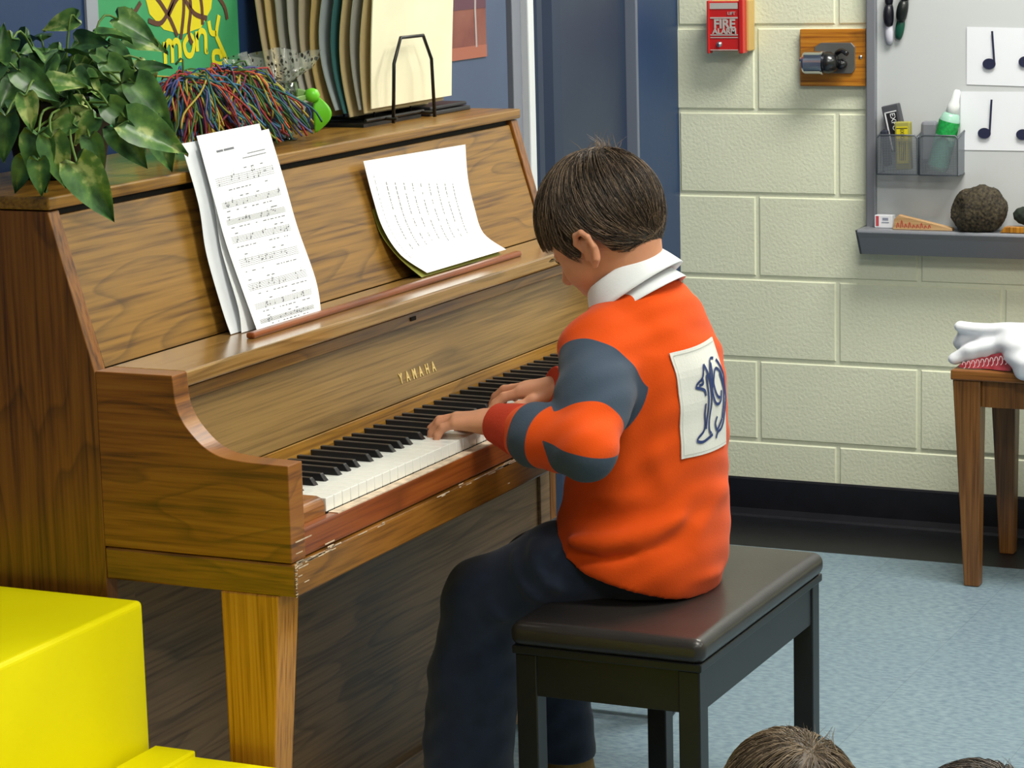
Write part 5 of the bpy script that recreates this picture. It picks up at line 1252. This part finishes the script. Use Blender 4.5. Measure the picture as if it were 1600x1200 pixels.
# ================================================================ CHILDREN ON THE FLOOR (heads at the lower edge)
def floor_child(label, top, hc1, hc2, shirt_col, seed, face):
    x, y, z = top; t = thing('person', label, 'person', (x, y, 0)); r = .088; C = np.array([x, y, z-.100]); F_ = unit(face); U_ = np.array([0, 0, 1.]); S_ = np.cross(F_, U_); A = (S_, F_, U_)
    R = np.array([.078, .095, .100]); f = Field((x-.25, y-.25, 0.0), (x+.25, y+.25, z+.02), .005); P = lambda a, b_, c: C+F_*a+U_*b_+S_*c
    f.ell(C, (.068, .086, .088), ax=A, k=0); f.ell(P(.03, -.05, 0), (.055, .058, .06), ax=A, k=.03); f.ell(P(.06, -.098, 0), (.026, .022, .02), ax=A, k=.03); f.cap(P(.088, -.02, 0), P(.103, -.045, 0), .007, .010, k=.008)
    for q in (1, -1): f.ell(P(-.005, -.04, .070*q), (.008, .015, .026), ax=A, k=.004); f.ell(P(.088, -.018, .03*q), (.014, .010, .009), ax=A, k=.008, op='sub')
    f.ell(P(.088, -.075, 0), (.018, .01, .006), ax=A, k=.006)
    f.cap(P(-.02, -.06, 0), P(-.03, -.15, 0), .042, .046, k=.03); base = np.array([x, y, 0])-F_*.03
    hgt = z-.30; f.chain([base+U_*.12, base+U_*(hgt-.02)], [.09, .085], k=.05); f.cap(base+U_*(hgt)-S_*.09, base+U_*(hgt)+S_*.09, .04, .04, k=.04)
    for q in (1, -1):
        sh = base+U_*hgt+S_*.105*q; el = sh-U_*.17+S_*.03*q+F_*.02; ha = base+F_*.15+U_*.14+S_*.05*q; f.chain([sh, el, ha], [.036, .03, .02], k=.02); f.chain([ha, ha+F_*.04-U_*.01], [.022, .012], k=.01)
        hip = base+U_*.085+S_*.07*q; kn = base+F_*.12+U_*.10+S_*.18*q; an = base+F_*.17+U_*.05-S_*.04*q; f.chain([hip, kn, an], [.07, .05, .035], k=.03)
    sdf_obj('body', [f], SKIN, t, it=2)
    g = Field((x-.25, y-.25, .0), (x+.25, y+.25, z-.18), .006)
    g.chain([base+U_*.14, base+U_*(hgt-.02)], [.115, .105], k=.05); g.cap(base+U_*(hgt)-S_*.09, base+U_*(hgt)+S_*.09, .052, .052, k=.04)
    for q in (1, -1):
        sh = base+U_*hgt+S_*.105*q; el = sh-U_*.17+S_*.03*q+F_*.02; g.chain([sh, el], [.05, .044], k=.02)
    g.cut(lambda X, Y, Z: .06-Z); sdf_obj('shirt', [g], mat('child_shirt', shirt_col, .85), t, it=2)
    g = Field((x-.30, y-.30, .0), (x+.30, y+.30, .22), .006); g.ell(base+U_*.09, (.12, .12, .085), k=0)
    for q in (1, -1):
        hip = base+U_*.085+S_*.07*q; kn = base+F_*.12+U_*.10+S_*.18*q; an = base+F_*.17+U_*.06-S_*.02*q; g.chain([hip, kn, an], [.08, .062, .05], k=.03)
    g.cut(lambda X, Y, Z: .004-Z); sdf_obj('trousers', [g], M_jean, t, it=2)
    ma = mat('child_hair', hc1, .5, noise=(60, .25)); mb2 = mat('child_hair_light', hc2, .42)
    line = lambda a, s_: float(np.interp(a, [-.10, -.03, -.015, .01, .03, .07, .1], [-.09, -.085, -.03, -.025, -.04, .01, .02]))
    h = Field(C-.13, C+.13, .004); h.ell(C, R*.97, ax=A, k=0)
    h.cut(lambda X, Y, Z: (np.interp((X-C[0])*F_[0]+(Y-C[1])*F_[1], [-.10, -.03, -.015, .01, .03, .07, .1], [-.09, -.085, -.03, -.025, -.04, .01, .02])-(Z-C[2])), k=.006)
    ho = sdf_obj('hair', [h], ma, t, it=1); sm = strands(C, F_, U_, S_, R, 3200, (.15, -.35, .93), line, .06, seed, .0007, fly=40); sm.build('hair_strands', [ma, mb2], ho, smooth=True)
floor_child('child with light brown hair sitting on the floor, only the crown showing below the bench', (-.40, -.846, .647), '4f4131', '86735a', '6b7c92', 31, (.75, .66, 0))
floor_child('dark-haired child on the floor at the bottom right, just a few hairs showing', (-.62, -1.108, .713), '2a221c', '55473a', '8a4a50', 32, (.7, .71, 0))
